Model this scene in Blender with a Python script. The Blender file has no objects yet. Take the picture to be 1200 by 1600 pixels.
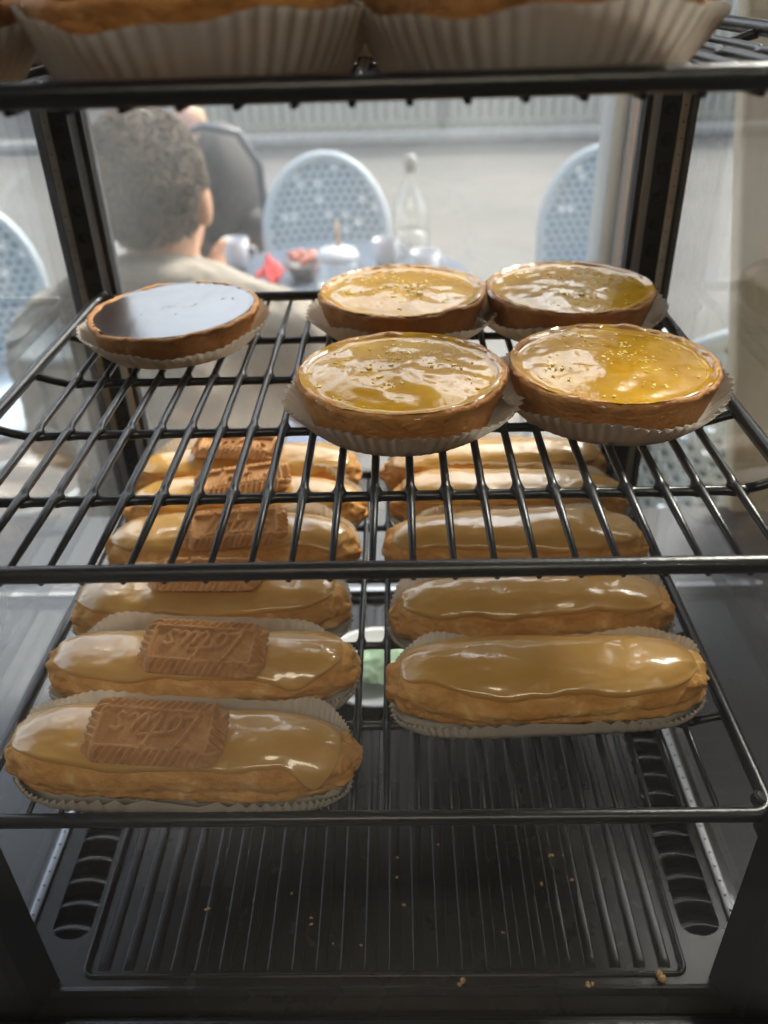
import bpy, bmesh, math, random
import numpy as np
from mathutils import Vector, Matrix, noise

U = 0.014            # one wire spacing of the shelves, in metres
R_ = math.radians
S = bpy.context.scene
C = S.collection

# ------------------------------------------------------------------ camera, world, sun, exposure
cam_d = bpy.data.cameras.new('camera'); cam = bpy.data.objects.new('camera', cam_d); C.objects.link(cam)
S.camera = cam
YAW, PITCH, ROLL = -0.02494, 0.57542, -0.03039
CAM = Vector((9.737, -16.186, 12.183)) * U
fwd = Vector((math.sin(YAW)*math.cos(PITCH), math.cos(YAW)*math.cos(PITCH), -math.sin(PITCH)))
rt = Vector((math.cos(YAW), -math.sin(YAW), 0)); up = rt.cross(fwd)
rt2 = rt*math.cos(ROLL) + up*math.sin(ROLL); up2 = -rt*math.sin(ROLL) + up*math.cos(ROLL)
M = Matrix((rt2, up2, -fwd)).transposed().to_4x4(); M.translation = CAM
cam.matrix_world = M
cam_d.sensor_fit = 'VERTICAL'; cam_d.sensor_height = 24.0; cam_d.sensor_width = 18.0
cam_d.lens = 1301.35/1600*24.0
cam_d.clip_start = 0.01; cam_d.clip_end = 300
cam_d.dof.use_dof = True; cam_d.dof.focus_distance = 0.350; cam_d.dof.aperture_fstop = 5.7

SUN_EL, SUN_AZ = R_(44), R_(38)      # azimuth measured from +Y (into the picture) towards +X
w = bpy.data.worlds.new('World'); S.world = w; w.use_nodes = True
nt = w.node_tree; bg = nt.nodes['Background']
sky = nt.nodes.new('ShaderNodeTexSky'); sky.sky_type = 'NISHITA'; sky.sun_disc = False
sky.sun_elevation = SUN_EL; sky.sun_rotation = SUN_AZ; sky.air_density = 1.0; sky.dust_density = 3.0; sky.ozone_density = 1.0
hs = nt.nodes.new('ShaderNodeHueSaturation'); hs.inputs['Saturation'].default_value = 0.5     # thin bright cloud
nt.links.new(sky.outputs[0], hs.inputs['Color']); nt.links.new(hs.outputs[0], bg.inputs[0]); bg.inputs[1].default_value = 0.15
sd = bpy.data.lights.new('sun', 'SUN'); sd.energy = 1.5; sd.angle = R_(12); sd.color = (1, 0.93, 0.82)
so = bpy.data.objects.new('sun', sd); C.objects.link(so)
sdir = Vector((math.sin(SUN_AZ)*math.cos(SUN_EL), math.cos(SUN_AZ)*math.cos(SUN_EL), math.sin(SUN_EL)))
so.rotation_euler = sdir.to_track_quat('Z', 'Y').to_euler(); so.location = sdir*20
ld = bpy.data.lights.new('fill_lamp', 'AREA'); ld.shape = 'RECTANGLE'; ld.size = 1.2; ld.size_y = 0.5; ld.energy = 5.4; ld.color = (1, 0.86, 0.68)  # unseen warm fill light, added to brighten the fronts of the food
lo = bpy.data.objects.new('fill_lamp', ld); C.objects.link(lo); lo.location = (0.25, -1.3, 1.47)
lo.rotation_euler = (R_(28), 0, 0)
S.view_settings.view_transform = 'Standard'; S.view_settings.look = 'None'
S.view_settings.exposure = 2.3; S.view_settings.gamma = 1.0; S.view_settings.use_curve_mapping = False
S.render.engine = 'CYCLES'
cy = S.cycles
cy.max_bounces = 10; cy.diffuse_bounces = 3; cy.glossy_bounces = 4; cy.transmission_bounces = 6; cy.transparent_max_bounces = 24
cy.caustics_reflective = False; cy.caustics_refractive = False; cy.sample_clamp_indirect = 6
cy.use_denoising = True; cy.use_adaptive_sampling = True; cy.adaptive_threshold = 0.02
try: cy.denoiser = 'OPENIMAGEDENOISE'
except Exception: pass

# ------------------------------------------------------------------ mesh helpers
def add(A, B):
    V, F = A; o = len(V)
    V.extend(B[0]); F.extend([tuple(i+o for i in f) for f in B[1]])
    return A
def xf(A, m): return ([tuple(m @ Vector(v)) for v in A[0]], A[1])
def box(x0, x1, y0, y1, z0, z1):
    V = [(x, y, z) for z in (z0, z1) for y in (y0, y1) for x in (x0, x1)]
    return (V, [(0,2,3,1), (4,5,7,6), (0,1,5,4), (2,6,7,3), (0,4,6,2), (1,3,7,5)])
def bbox(x0, x1, y0, y1, z0, z1, bev=0.1, seg=2):
    bm = bmesh.new(); V, F = box(x0, x1, y0, y1, z0, z1)
    vs = [bm.verts.new(v) for v in V]
    for f in F: bm.faces.new([vs[i] for i in f])
    bmesh.ops.bevel(bm, geom=bm.edges[:], offset=bev, segments=seg, affect='EDGES', profile=0.5)
    bm.verts.index_update()
    out = ([tuple(v.co) for v in bm.verts], [tuple(v.index for v in f.verts) for f in bm.faces]); bm.free()
    return out
def tube(pts, rad, n=8, closed=False, squash=None):
    P = [Vector(p) for p in pts]; k = len(P)
    if not hasattr(rad, '__len__'): rad = [rad]*k
    V = []; F = []
    prev = None
    for i in range(k):
        a = P[(i-1) % k] if (closed or i > 0) else P[i]; b = P[(i+1) % k] if (closed or i < k-1) else P[i]
        t = (b-a).normalized()
        if prev is None:
            ref = Vector((0, 0, 1)) if abs(t.z) < 0.9 else Vector((1, 0, 0))
            nx = t.cross(ref).normalized()
        else:
            nx = (prev - t*prev.dot(t)).normalized()
        prev = nx; ny = t.cross(nx)
        for j in range(n):
            a_ = 2*math.pi*j/n
            V.append(tuple(P[i] + (nx*math.cos(a_) + ny*math.sin(a_))*rad[i]))
    for i in range(k if closed else k-1):
        for j in range(n):
            F.append((i*n+j, i*n+(j+1) % n, ((i+1) % k)*n+(j+1) % n, ((i+1) % k)*n+j))
    if not closed:
        F.append(tuple(range(n-1, -1, -1))); F.append(tuple((k-1)*n+j for j in range(n)))
    return (V, F)
def lathe(prof, n=32, cap0=True, cap1=True):
    V = []; F = []
    for r, z in prof:
        for j in range(n):
            a = 2*math.pi*j/n; V.append((r*math.cos(a), r*math.sin(a), z))
    for i in range(len(prof)-1):
        for j in range(n):
            F.append((i*n+j, i*n+(j+1) % n, (i+1)*n+(j+1) % n, (i+1)*n+j))
    if cap0: F.append(tuple(range(n-1, -1, -1)))
    if cap1: F.append(tuple((len(prof)-1)*n+j for j in range(n)))
    return (V, F)
def ball(c, r, nu=16, nv=10):
    if not hasattr(r, '__len__'): r = (r, r, r)
    V = [(c[0], c[1], c[2]-r[2])]; F = []
    for i in range(1, nv):
        t = math.pi*i/nv
        for j in range(nu):
            a = 2*math.pi*j/nu
            V.append((c[0]+r[0]*math.sin(t)*math.cos(a), c[1]+r[1]*math.sin(t)*math.sin(a), c[2]-r[2]*math.cos(t)))
    V.append((c[0], c[1], c[2]+r[2])); top = len(V)-1
    for j in range(nu):
        F.append((0, 1+(j+1) % nu, 1+j)); F.append((top, 1+(nv-2)*nu+j, 1+(nv-2)*nu+(j+1) % nu))
    for i in range(nv-2):
        for j in range(nu):
            F.append((1+i*nu+j, 1+i*nu+(j+1) % nu, 1+(i+1)*nu+(j+1) % nu, 1+(i+1)*nu+j))
    return (V, F)
def cap_chain(pts, radii, n=12):
    A = ([], [])
    pts = [Vector(p) for p in pts]
    for p, r in zip(pts, radii): add(A, ball(p, r, n, 8))
    for i in range(len(pts)-1): add(A, tube([pts[i], pts[i+1]], [radii[i], radii[i+1]], n))
    return A
def mesh(name, VF, s=U, smooth=True):
    me = bpy.data.meshes.new(name); me.from_pydata([(v[0]*s, v[1]*s, v[2]*s) for v in VF[0]], [], VF[1])
    if smooth:
        me.polygons.foreach_set('use_smooth', [True]*len(me.polygons))
    me.update(); return me
def obj(name, me, mat=None, parent=None, loc=(0, 0, 0), rot=(0, 0, 0), s=U, smooth=True, **kw):
    if isinstance(me, tuple): me = mesh(name, me, s, smooth)
    if mat is not None and len(me.materials) == 0: me.materials.append(mat)
    o = bpy.data.objects.new(name, me); C.objects.link(o)
    o.location = (loc[0]*s, loc[1]*s, loc[2]*s); o.rotation_euler = rot
    if parent is not None: o.parent = parent
    for k, v in kw.items(): o[k] = v
    return o
def thing(name, label, category, loc=(0, 0, 0), rot=(0, 0, 0), s=U, group=None):
    o = bpy.data.objects.new(name, None); C.objects.link(o); o.empty_display_size = 0.02
    o.location = (loc[0]*s, loc[1]*s, loc[2]*s); o.rotation_euler = rot
    o['label'] = label; o['category'] = category
    if group: o['group'] = group
    return o
def auto_smooth(o, ang=35):
    me = o.data
    bm = bmesh.new(); bm.from_mesh(me)
    for e in bm.edges:
        e.smooth = not (len(e.link_faces) == 2 and e.calc_face_angle(0) > R_(ang))
    bm.to_mesh(me); bm.free(); return o
def fb(p, o=4): return noise.fractal(Vector(p), 1.0, 2.0, o)

# ------------------------------------------------------------------ materials
def nodes(name):
    m = bpy.data.materials.new(name); m.use_nodes = True
    return m, m.node_tree, m.node_tree.nodes['Principled BSDF']
def ramp_noise(nt, scale, cols, detail=6, rough=0.6, coord='Object', dist=0.0, mapping=None):
    tc = nt.nodes.new('ShaderNodeTexCoord'); nz = nt.nodes.new('ShaderNodeTexNoise'); rp = nt.nodes.new('ShaderNodeValToRGB')
    nz.inputs['Scale'].default_value = scale; nz.inputs['Detail'].default_value = detail; nz.inputs['Roughness'].default_value = rough
    nz.inputs['Distortion'].default_value = dist
    if mapping:
        mp = nt.nodes.new('ShaderNodeMapping'); mp.inputs['Scale'].default_value = mapping
        nt.links.new(tc.outputs[coord], mp.inputs[0]); nt.links.new(mp.outputs[0], nz.inputs['Vector'])
    else: nt.links.new(tc.outputs[coord], nz.inputs['Vector'])
    nt.links.new(nz.outputs['Fac'], rp.inputs[0])
    els = rp.color_ramp.elements
    els[0].position, els[0].color = cols[0][0], (*cols[0][1], 1); els[1].position, els[1].color = cols[-1][0], (*cols[-1][1], 1)
    for p, c in cols[1:-1]:
        e = els.new(p); e.color = (*c, 1)
    return nz, rp, tc
def bump(nt, b, scale, strength, dist=0.002, detail=4, coord='Object', mapping=None, prev=None):
    tc = nt.nodes.new('ShaderNodeTexCoord'); nz = nt.nodes.new('ShaderNodeTexNoise'); bp = nt.nodes.new('ShaderNodeBump')
    nz.inputs['Scale'].default_value = scale; nz.inputs['Detail'].default_value = detail
    bp.inputs['Strength'].default_value = strength; bp.inputs['Distance'].default_value = dist
    if mapping:
        mp = nt.nodes.new('ShaderNodeMapping'); mp.inputs['Scale'].default_value = mapping
        nt.links.new(tc.outputs[coord], mp.inputs[0]); nt.links.new(mp.outputs[0], nz.inputs['Vector'])
    else: nt.links.new(tc.outputs[coord], nz.inputs['Vector'])
    nt.links.new(nz.outputs['Fac'], bp.inputs['Height'])
    if prev is not None: nt.links.new(prev.outputs[0], bp.inputs['Normal'])
    nt.links.new(bp.outputs[0], b.inputs['Normal']); return bp
def plain(name, col, rough=0.5, metal=0.0, coat=0.0, bmp=None, var=None, spec=None):
    m, t, b = nodes(name)
    b.inputs['Base Color'].default_value = (*col, 1); b.inputs['Roughness'].default_value = rough; b.inputs['Metallic'].default_value = metal
    b.inputs['Coat Weight'].default_value = coat; b.inputs['Coat Roughness'].default_value = 0.08
    if spec is not None: b.inputs['Specular IOR Level'].default_value = spec
    if var:
        k = var[1]; lo = tuple(c*(1-k) for c in col); hi = tuple(min(1, c*(1+k)) for c in col)
        nz, rp, _ = ramp_noise(t, var[0], [(0.3, lo), (0.7, hi)]); t.links.new(rp.outputs[0], b.inputs['Base Color'])
    if bmp: bump(t, b, *bmp)
    return m

MAT = {}
MAT['wire'] = plain('black_coated_wire', (0.006, 0.006, 0.007), 0.33, bmp=(420, 0.25, 0.0006, 3))
MAT['frame'] = plain('black_painted_metal', (0.009, 0.0085, 0.0085), 0.45, bmp=(300, 0.1, 0.0005, 3))
MAT['seal'] = plain('rubber_seal', (0.006, 0.006, 0.006), 0.6)
MAT['alu'] = plain('brushed_aluminium', (0.42, 0.43, 0.44), 0.42, metal=1.0)
MAT['hole'] = plain('hole_black', (0.003, 0.003, 0.003), 0.8)

def mat_strip():
    m, t, b = nodes('perforated_strip')
    b.inputs['Roughness'].default_value = 0.5; b.inputs['Metallic'].default_value = 0.0
    nz, rp, _ = ramp_noise(t, 60, [(0.3, (0.40, 0.37, 0.33)), (0.7, (0.56, 0.53, 0.48))]); t.links.new(rp.outputs[0], b.inputs['Base Color'])
    return m
MAT['strip'] = mat_strip()

def mat_tray():
    m, t, b = nodes('tray_plastic')
    nz, rp, _ = ramp_noise(t, 25, [(0.3, (0.010, 0.009, 0.008)), (0.75, (0.018, 0.0165, 0.015))]); t.links.new(rp.outputs[0], b.inputs['Base Color'])
    nz2, rp2, _ = ramp_noise(t, 14, [(0.35, (0.16,)*3), (0.7, (0.34,)*3)], detail=8); t.links.new(rp2.outputs[0], b.inputs['Roughness']); b.inputs['Specular IOR Level'].default_value = 0.33
    bump(t, b, 900, 0.12, 0.0003, 2)
    return m
MAT['tray'] = mat_tray()

def mat_glass(name, dirt, dscale=14, col=(0.85, 0.85, 0.83), gain=1.0):
    m = bpy.data.materials.new(name); m.use_nodes = True; t = m.node_tree; t.nodes.clear()
    out = t.nodes.new('ShaderNodeOutputMaterial'); tr = t.nodes.new('ShaderNodeBsdfTransparent'); gl = t.nodes.new('ShaderNodeBsdfGlossy')
    gl.inputs['Roughness'].default_value = 0.0; tr.inputs[0].default_value = (0.955, 0.965, 0.96, 1)
    fr = t.nodes.new('ShaderNodeFresnel'); fr.inputs['IOR'].default_value = 1.5
    ge = t.nodes.new('ShaderNodeNewGeometry'); mr_ = t.nodes.new('ShaderNodeMapRange'); mr_.inputs[3].default_value = 1.5; mr_.inputs[4].default_value = 1/1.5
    t.links.new(ge.outputs['Backfacing'], mr_.inputs[0]); t.links.new(mr_.outputs[0], fr.inputs['IOR'])   # thin pane: same reflectance on both faces
    mul = t.nodes.new('ShaderNodeMath'); mul.operation = 'MULTIPLY'; mul.inputs[1].default_value = gain; mul.use_clamp = True
    t.links.new(fr.outputs[0], mul.inputs[0])
    mx = t.nodes.new('ShaderNodeMixShader'); t.links.new(mul.outputs[0], mx.inputs[0]); t.links.new(tr.outputs[0], mx.inputs[1]); t.links.new(gl.outputs[0], mx.inputs[2])
    df = t.nodes.new('ShaderNodeBsdfDiffuse'); tl = t.nodes.new('ShaderNodeBsdfTranslucent'); df.inputs[0].default_value = tl.inputs[0].default_value = (*col, 1)
    d2 = t.nodes.new('ShaderNodeMixShader'); d2.inputs[0].default_value = 0.6; t.links.new(df.outputs[0], d2.inputs[1]); t.links.new(tl.outputs[0], d2.inputs[2])
    # smears: broad noise plus fine specks of dust
    tc = t.nodes.new('ShaderNodeTexCoord')
    n1 = t.nodes.new('ShaderNodeTexNoise'); n1.inputs['Scale'].default_value = dscale; n1.inputs['Detail'].default_value = 7; n1.inputs['Roughness'].default_value = 0.65
    t.links.new(tc.outputs['Object'], n1.inputs['Vector'])
    r1 = t.nodes.new('ShaderNodeMapRange'); r1.inputs[1].default_value = 0.3; r1.inputs[2].default_value = 0.75; r1.inputs[3].default_value = dirt*0.35; r1.inputs[4].default_value = dirt*1.5
    t.links.new(n1.outputs['Fac'], r1.inputs[0])
    vo = t.nodes.new('ShaderNodeTexVoronoi'); vo.inputs['Scale'].default_value = 260; t.links.new(tc.outputs['Object'], vo.inputs['Vector'])
    r2 = t.nodes.new('ShaderNodeMapRange'); r2.inputs[1].default_value = 0.06; r2.inputs[2].default_value = 0.13; r2.inputs[3].default_value = min(1, dirt*2.2); r2.inputs[4].default_value = 0
    t.links.new(vo.outputs['Distance'], r2.inputs[0])
    ad = t.nodes.new('ShaderNodeMath'); ad.operation = 'ADD'; ad.use_clamp = True; t.links.new(r1.outputs[0], ad.inputs[0]); t.links.new(r2.outputs[0], ad.inputs[1])
    m2 = t.nodes.new('ShaderNodeMixShader'); t.links.new(ad.outputs[0], m2.inputs[0]); t.links.new(mx.outputs[0], m2.inputs[1]); t.links.new(d2.outputs[0], m2.inputs[2])
    t.links.new(m2.outputs[0], out.inputs[0]); return m
MAT['glass_side'] = mat_glass('side_glass', 0.035, 10)
MAT['glass_back'] = mat_glass('back_glass', 0.062, 9)
MAT['glass_front'] = mat_glass('front_glass', 0.003, 8)
MAT['glass_clear'] = mat_glass('clear_glassware', 0.03, 8, gain=2.0)

def mat_paper(name='baking_paper', col=(0.72, 0.67, 0.60), tf=0.33):
    m = bpy.data.materials.new(name); m.use_nodes = True; t = m.node_tree; b = t.nodes['Principled BSDF']; out = t.nodes['Material Output']
    b.inputs['Base Color'].default_value = (*col, 1); b.inputs['Roughness'].default_value = 0.75
    tl = t.nodes.new('ShaderNodeBsdfTranslucent'); tl.inputs[0].default_value = (col[0], col[1]*0.97, col[2]*0.9, 1)
    mx = t.nodes.new('ShaderNodeMixShader'); mx.inputs[0].default_value = tf
    t.links.new(b.outputs[0], mx.inputs[1]); t.links.new(tl.outputs[0], mx.inputs[2]); t.links.new(mx.outputs[0], out.inputs[0])
    bump(t, b, 260, 0.15, 0.0006, 3); return m
MAT['paper'] = mat_paper()

def mat_crust():
    m, t, b = nodes('shortcrust')
    nz, rp, tc = ramp_noise(t, 60, [(0.24, (0.27, 0.092, 0.018)), (0.45, (0.46, 0.19, 0.042)), (0.60, (0.56, 0.26, 0.066)), (0.78, (0.72, 0.41, 0.15))], detail=9, rough=0.68)
    t.links.new(rp.outputs[0], b.inputs['Base Color']); b.inputs['Roughness'].default_value = 0.66
    bp = bump(t, b, 420, 0.7, 0.0014, 6); bump(t, b, 90, 0.4, 0.003, 4, prev=bp)
    return m
def mat_rim_glaze():
    m, t, b = nodes('clear_rim_glaze')
    nz, rp, tc = ramp_noise(t, 80, [(0.3, (0.42, 0.19, 0.04)), (0.7, (0.60, 0.34, 0.09))], detail=6)
    t.links.new(rp.outputs[0], b.inputs['Base Color']); b.inputs['Roughness'].default_value = 0.35
    b.inputs['Coat Weight'].default_value = 1.0; b.inputs['Coat Roughness'].default_value = 0.03; b.inputs['Coat IOR'].default_value = 1.5
    bp = bump(t, b, 160, 0.4, 0.002, 4); t.links.new(bp.outputs[0], b.inputs['Coat Normal']); return m
MAT['rim_glaze'] = mat_rim_glaze()
MAT['crust'] = mat_crust()
def mat_custard():
    m, t, b = nodes('lemon_curd_glaze')
    nz, rp, _ = ramp_noise(t, 55, [(0.25, (0.42, 0.195, 0.004)), (0.55, (0.55, 0.29, 0.006)), (0.8, (0.68, 0.40, 0.02))], detail=5)
    t.links.new(rp.outputs[0], b.inputs['Base Color']); b.inputs['Roughness'].default_value = 0.25
    b.inputs['Coat Weight'].default_value = 1.0; b.inputs['Coat Roughness'].default_value = 0.02; b.inputs['Coat IOR'].default_value = 1.34; b.inputs['Specular IOR Level'].default_value = 0.15
    bp = bump(t, b, 110, 0.16, 0.0020, 4); t.links.new(bp.outputs[0], b.inputs['Coat Normal'])
    return m
MAT['custard'] = mat_custard()
def mat_choc():
    m, t, b = nodes('chocolate_ganache')
    b.inputs['Base Color'].default_value = (0.035, 0.018, 0.012, 1); b.inputs['Roughness'].default_value = 0.3
    b.inputs['Coat Weight'].default_value = 1.0; b.inputs['Coat Roughness'].default_value = 0.20; b.inputs['Coat IOR'].default_value = 1.7
    bp = bump(t, b, 90, 0.12, 0.0010, 5); t.links.new(bp.outputs[0], b.inputs['Coat Normal']); return m
MAT['choc'] = mat_choc()
def mat_choux():
    m, t, b = nodes('choux_pastry')
    nz, rp, _ = ramp_noise(t, 60, [(0.27, (0.30, 0.105, 0.020)), (0.40, (0.55, 0.25, 0.058)), (0.56, (0.67, 0.36, 0.105)), (0.72, (0.84, 0.58, 0.28))], detail=10, rough=0.68, mapping=(0.85, 1, 1.15), dist=0.8)
    t.links.new(rp.outputs[0], b.inputs['Base Color']); b.inputs['Roughness'].default_value = 0.72; b.inputs['Specular IOR Level'].default_value = 0.3
    bp = bump(t, b, 190, 0.7, 0.0025, 8, mapping=(0.8, 1, 1.1)); bump(t, b, 1000, 0.4, 0.0008, 3, prev=bp); return m
MAT['choux'] = mat_choux()
def mat_icing():
    m, t, b = nodes('caramel_icing')
    nz, rp, _ = ramp_noise(t, 22, [(0.3, (0.54, 0.285, 0.058)), (0.7, (0.63, 0.36, 0.095))], detail=4)
    t.links.new(rp.outputs[0], b.inputs['Base Color']); b.inputs['Roughness'].default_value = 0.32
    b.inputs['Coat Weight'].default_value = 1.0; b.inputs['Coat Roughness'].default_value = 0.07; b.inputs['Coat IOR'].default_value = 1.5
    bp = bump(t, b, 60, 0.04, 0.002, 2); t.links.new(bp.outputs[0], b.inputs['Coat Normal']); return m
MAT['icing'] = mat_icing()
def mat_biscuit():
    m, t, b = nodes('spiced_biscuit')
    nz, rp, _ = ramp_noise(t, 120, [(0.25, (0.36, 0.160, 0.053)), (0.55, (0.53, 0.265, 0.095)), (0.8, (0.74, 0.45, 0.20))], detail=8, rough=0.7)
    t.links.new(rp.outputs[0], b.inputs['Base Color']); b.inputs['Roughness'].default_value = 0.8
    bump(t, b, 700, 0.6, 0.0008, 5); return m
MAT['biscuit'] = mat_biscuit()
MAT['zest'] = plain('lemon_zest', (0.92, 0.72, 0.16), 0.5)
MAT['gold'] = plain('flecks', (0.10, 0.08, 0.05), 0.6)
MAT['crumb'] = plain('pastry_crumb', (0.55, 0.36, 0.16), 0.8)

# ------------------------------------------------------------------ setting: ground, street, unseen light-blocking shell
G = -1.21     # ground level, metres
def mat_ground():
    m, t, b = nodes('street_paving')
    nz, rp, _ = ramp_noise(t, 1.3, [(0.3, (0.118, 0.114, 0.107)), (0.7, (0.155, 0.15, 0.143))], detail=10, rough=0.65)
    t.links.new(rp.outputs[0], b.inputs['Base Color']); b.inputs['Roughness'].default_value = 0.85; bump(t, b, 60, 0.3, 0.01, 6); return m
obj('ground', ([(-120, -40, G), (120, -40, G), (120, 200, G), (-120, 200, G)], [(0, 1, 2, 3)]), mat_ground(), s=1, smooth=False, kind='structure')
mw = plain('light_block_dark', (0.13, 0.115, 0.10), 0.8, var=(1.5, 0.08))  # kept dark so the added shell bounces and reflects little light
obj('light_block_ceiling', box(-1.6, 1.5, -3.2, 0.75, 1.50, 1.62), mw, s=1, smooth=False, kind='structure')  # unseen ceiling and walls, added to keep sky light off the fronts
obj('light_block_back_wall', box(-1.6, 1.5, -3.35, -3.2, G, 1.62), mw, s=1, smooth=False, kind='structure')
obj('light_block_side_wall', box(1.5, 1.65, -3.35, 0.75, G, 1.62), mw, s=1, smooth=False, kind='structure')
obj('light_block_side_wall', box(-1.75, -1.6, -3.35, -0.12, G, 1.62), mw, s=1, smooth=False, kind='structure')
CT = -19.6   # counter top (u)
obj('counter', bbox(-60*U, 60*U, -9*U, 33*U, G, CT*U, 0.004), plain('counter_top', (0.055, 0.058, 0.064), 0.4, var=(8, 0.1)), s=1, label='dark grey counter that the black display case stands on', category='counter')

# ------------------------------------------------------------------ display case
XL, XR, XC = -4.45, 21.75, 8.65
BZ = -17.2
case = thing('display_case', 'black framed glass pastry display case with wire shelves', 'display case', (0, 0, CT))
def cpart(name, VF, mat, parent=None, smooth=False, sharp=None, **kw):
    VF = ([(v[0], v[1], v[2]-CT) for v in VF[0]], VF[1])
    o = obj(name, VF, mat, parent or case, smooth=smooth, **kw)
    if sharp: auto_smooth(o, sharp)
    return o
def stadium(x0, x1, y0, y1, n=8):
    r = (x1-x0)/2; cx = (x0+x1)/2
    P = [(cx+r*math.cos(a), y0+r+r*math.sin(a)*0.75) for a in [math.pi+math.pi*i/n for i in range(n+1)]]
    P += [(cx+r*math.cos(a), y1-r+r*math.sin(a)*0.75) for a in [math.pi*i/n for i in range(n+1)]]
    return P
def plate_with_holes(outer, holes, z):
    bm = bmesh.new(); ed = []
    for L in [outer]+holes:
        vs = [bm.verts.new((x, y, z)) for x, y in L]
        ed += [bm.edges.new((vs[i], vs[(i+1) % len(vs)])) for i in range(len(vs))]
    bmesh.ops.triangle_fill(bm, use_beauty=True, use_dissolve=False, edges=ed)
    for f in bm.faces:
        f.normal_update()
        if f.normal.z < 0: f.normal_flip()
    bm.verts.index_update()
    out = ([tuple(v.co) for v in bm.verts], [tuple(v.index for v in f.verts) for f in bm.faces]); bm.free(); return out
PX0, PX1, PY0, PY1 = -1.72, 19.32, -0.62, 20.2
slotL = stadium(-3.42, -1.98, 0.55, 19.6); slotR = stadium(19.62, 21.06, 0.55, 19.6)
rc = 0.35
panel = []
for cx, cyy, a0 in ((PX0+rc, PY0+rc, 180), (PX1-rc, PY0+rc, 270), (PX1-rc, PY1-rc, 0), (PX0+rc, PY1-rc, 90)):
    for i in range(6): a = R_(a0+18*i); panel.append((cx+rc*math.cos(a), cyy+rc*math.sin(a)))
deck = plate_with_holes([(XL-0.3, -0.95), (XR+0.3, -0.95), (XR+0.3, 21.3), (XL-0.3, 21.3)], [slotL, slotR, panel], BZ)
def skirt(A, loop, z0, z1, sh=0.0):
    cx = sum(p[0] for p in loop)/len(loop); cyy = sum(p[1] for p in loop)/len(loop)
    n = len(loop); o = len(A[0])
    for x, y in loop: A[0].append((x, y, z0))
    for x, y in loop:
        dx, dy = cx-x, cyy-y; L = math.hypot(dx, dy) or 1
        A[0].append((x+(sh if dx > 0 else -sh), y+(sh if dy > 0 else -sh), z1))
    for i in range(n): A[1].append((o+i, o+(i+1) % n, o+n+(i+1) % n, o+n+i))
    return A
for L in (slotL, slotR): skirt(deck, L, BZ, BZ-0.7)
skirt(deck, panel, BZ, BZ-0.16, 0.12)
# recessed floor under the panel and the slots
add(deck, box(PX0-0.2, PX1+0.2, PY0-0.2, PY1+0.2, BZ-0.5, BZ-0.16))
add(deck, box(XL-0.2, PX0-0.25, 0, 20.5, BZ-1.0, BZ-0.7)); add(deck, box(PX1+0.25, XR+0.2, 0, 20.5, BZ-1.0, BZ-0.7))
tray = cpart('base_tray', deck, MAT['tray'], smooth=False, label='black ribbed plastic tray in the bottom of the case')
# raised bead round the panel
bead = tube([(x, y, BZ+0.0) for x, y in panel], 0.10, 8, closed=True)
cpart('panel_bead', bead, MAT['tray'], tray, smooth=True)
# front lip and base frame: a profile swept across
prof = [(-0.95, BZ), (-1.02, BZ+0.02), (-1.08, BZ+0.12), (-1.16, BZ+0.13), (-1.24, BZ+0.02), (-1.30, BZ-0.10), (-1.62, BZ-0.16), (-1.80, BZ-0.20), (-1.84, BZ-0.45)]
V = []; F = []
for x in (XL-0.5, XR+0.5):
    V += [(x, y, z) for y, z in prof]
n = len(prof)
for i in range(n-1): F.append((i+1, i, n+i, n+i+1))
lip = cpart('front_lip', (V, F), MAT['tray'], tray, smooth=True, sharp=40)
cpart('base_frame', bbox(XL-1.2, XR+1.2, -3.2, -2.02, CT, BZ-0.05, 0.12), MAT['frame'], smooth=True, sharp=30)
cpart('door_seal', bbox(XL-0.9, XR+0.9, -2.03, -1.82, BZ-1.4, BZ-0.28, 0.07), MAT['seal'], smooth=True, sharp=30)
cpart('base_box', box(XL-1.0, XR+1.0, -1.80, 22.2, CT, BZ-1.02), MAT['frame'])
# ribs on the tray
rib_prof = [(-0.22, 0), (-0.195, 0.05), (-0.15, 0.07), (0.0, 0.055), (0.15, 0.07), (0.195, 0.05), (0.22, 0)]
def rib_mesh(y0, y1):
    V = []; F = []
    ys = [(y0, 0.0), (y0+0.18, 0.7), (y0+0.32, 1.0)] + [(y1-0.32, 1.0), (y1-0.18, .7), (y1, 0.0)]
    for y, k in ys: V += [(x, y, z*k) for x, z in rib_prof]
    n = len(rib_prof)
    for j in range(len(ys)-1):
        for i in range(n-1): F.append((j*n+i, j*n+i+1, (j+1)*n+i+1, (j+1)*n+i))
    return (V, F)
rm = mesh('rib', rib_mesh(PY0+0.3, PY1-0.3)); rm.materials.append(MAT['tray'])
NR = 24
for i in range(NR):
    x = PX0+0.62 + (PX1-PX0-1.24)*i/(NR-1)
    obj('rib', rm, None, tray, (x, 0, BZ-0.162-CT))
# louvre blades in the two side slots
lv = ([], [])
for i in range(9):
    x = -0.70+1.40*i/8; b = 0.16*(1-(x/0.74)**2)
    lv[0].extend([(x, b, 0.0), (x, b+0.10, 0.035), (x, b+0.75, -0.42), (x, b+0.70, -0.47)])
for i in range(8):
    for k in range(3): lv[1].append((i*4+k, i*4+k+1, (i+1)*4+k+1, (i+1)*4+k))
lm = mesh('louvre', lv); lm.materials.append(MAT['tray'])
for cx in (-2.70, 20.34):
    for k in range(19):
        obj('louvre', lm, None, tray, (cx, 0.95+0.96*k, BZ-0.03-CT))
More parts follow.
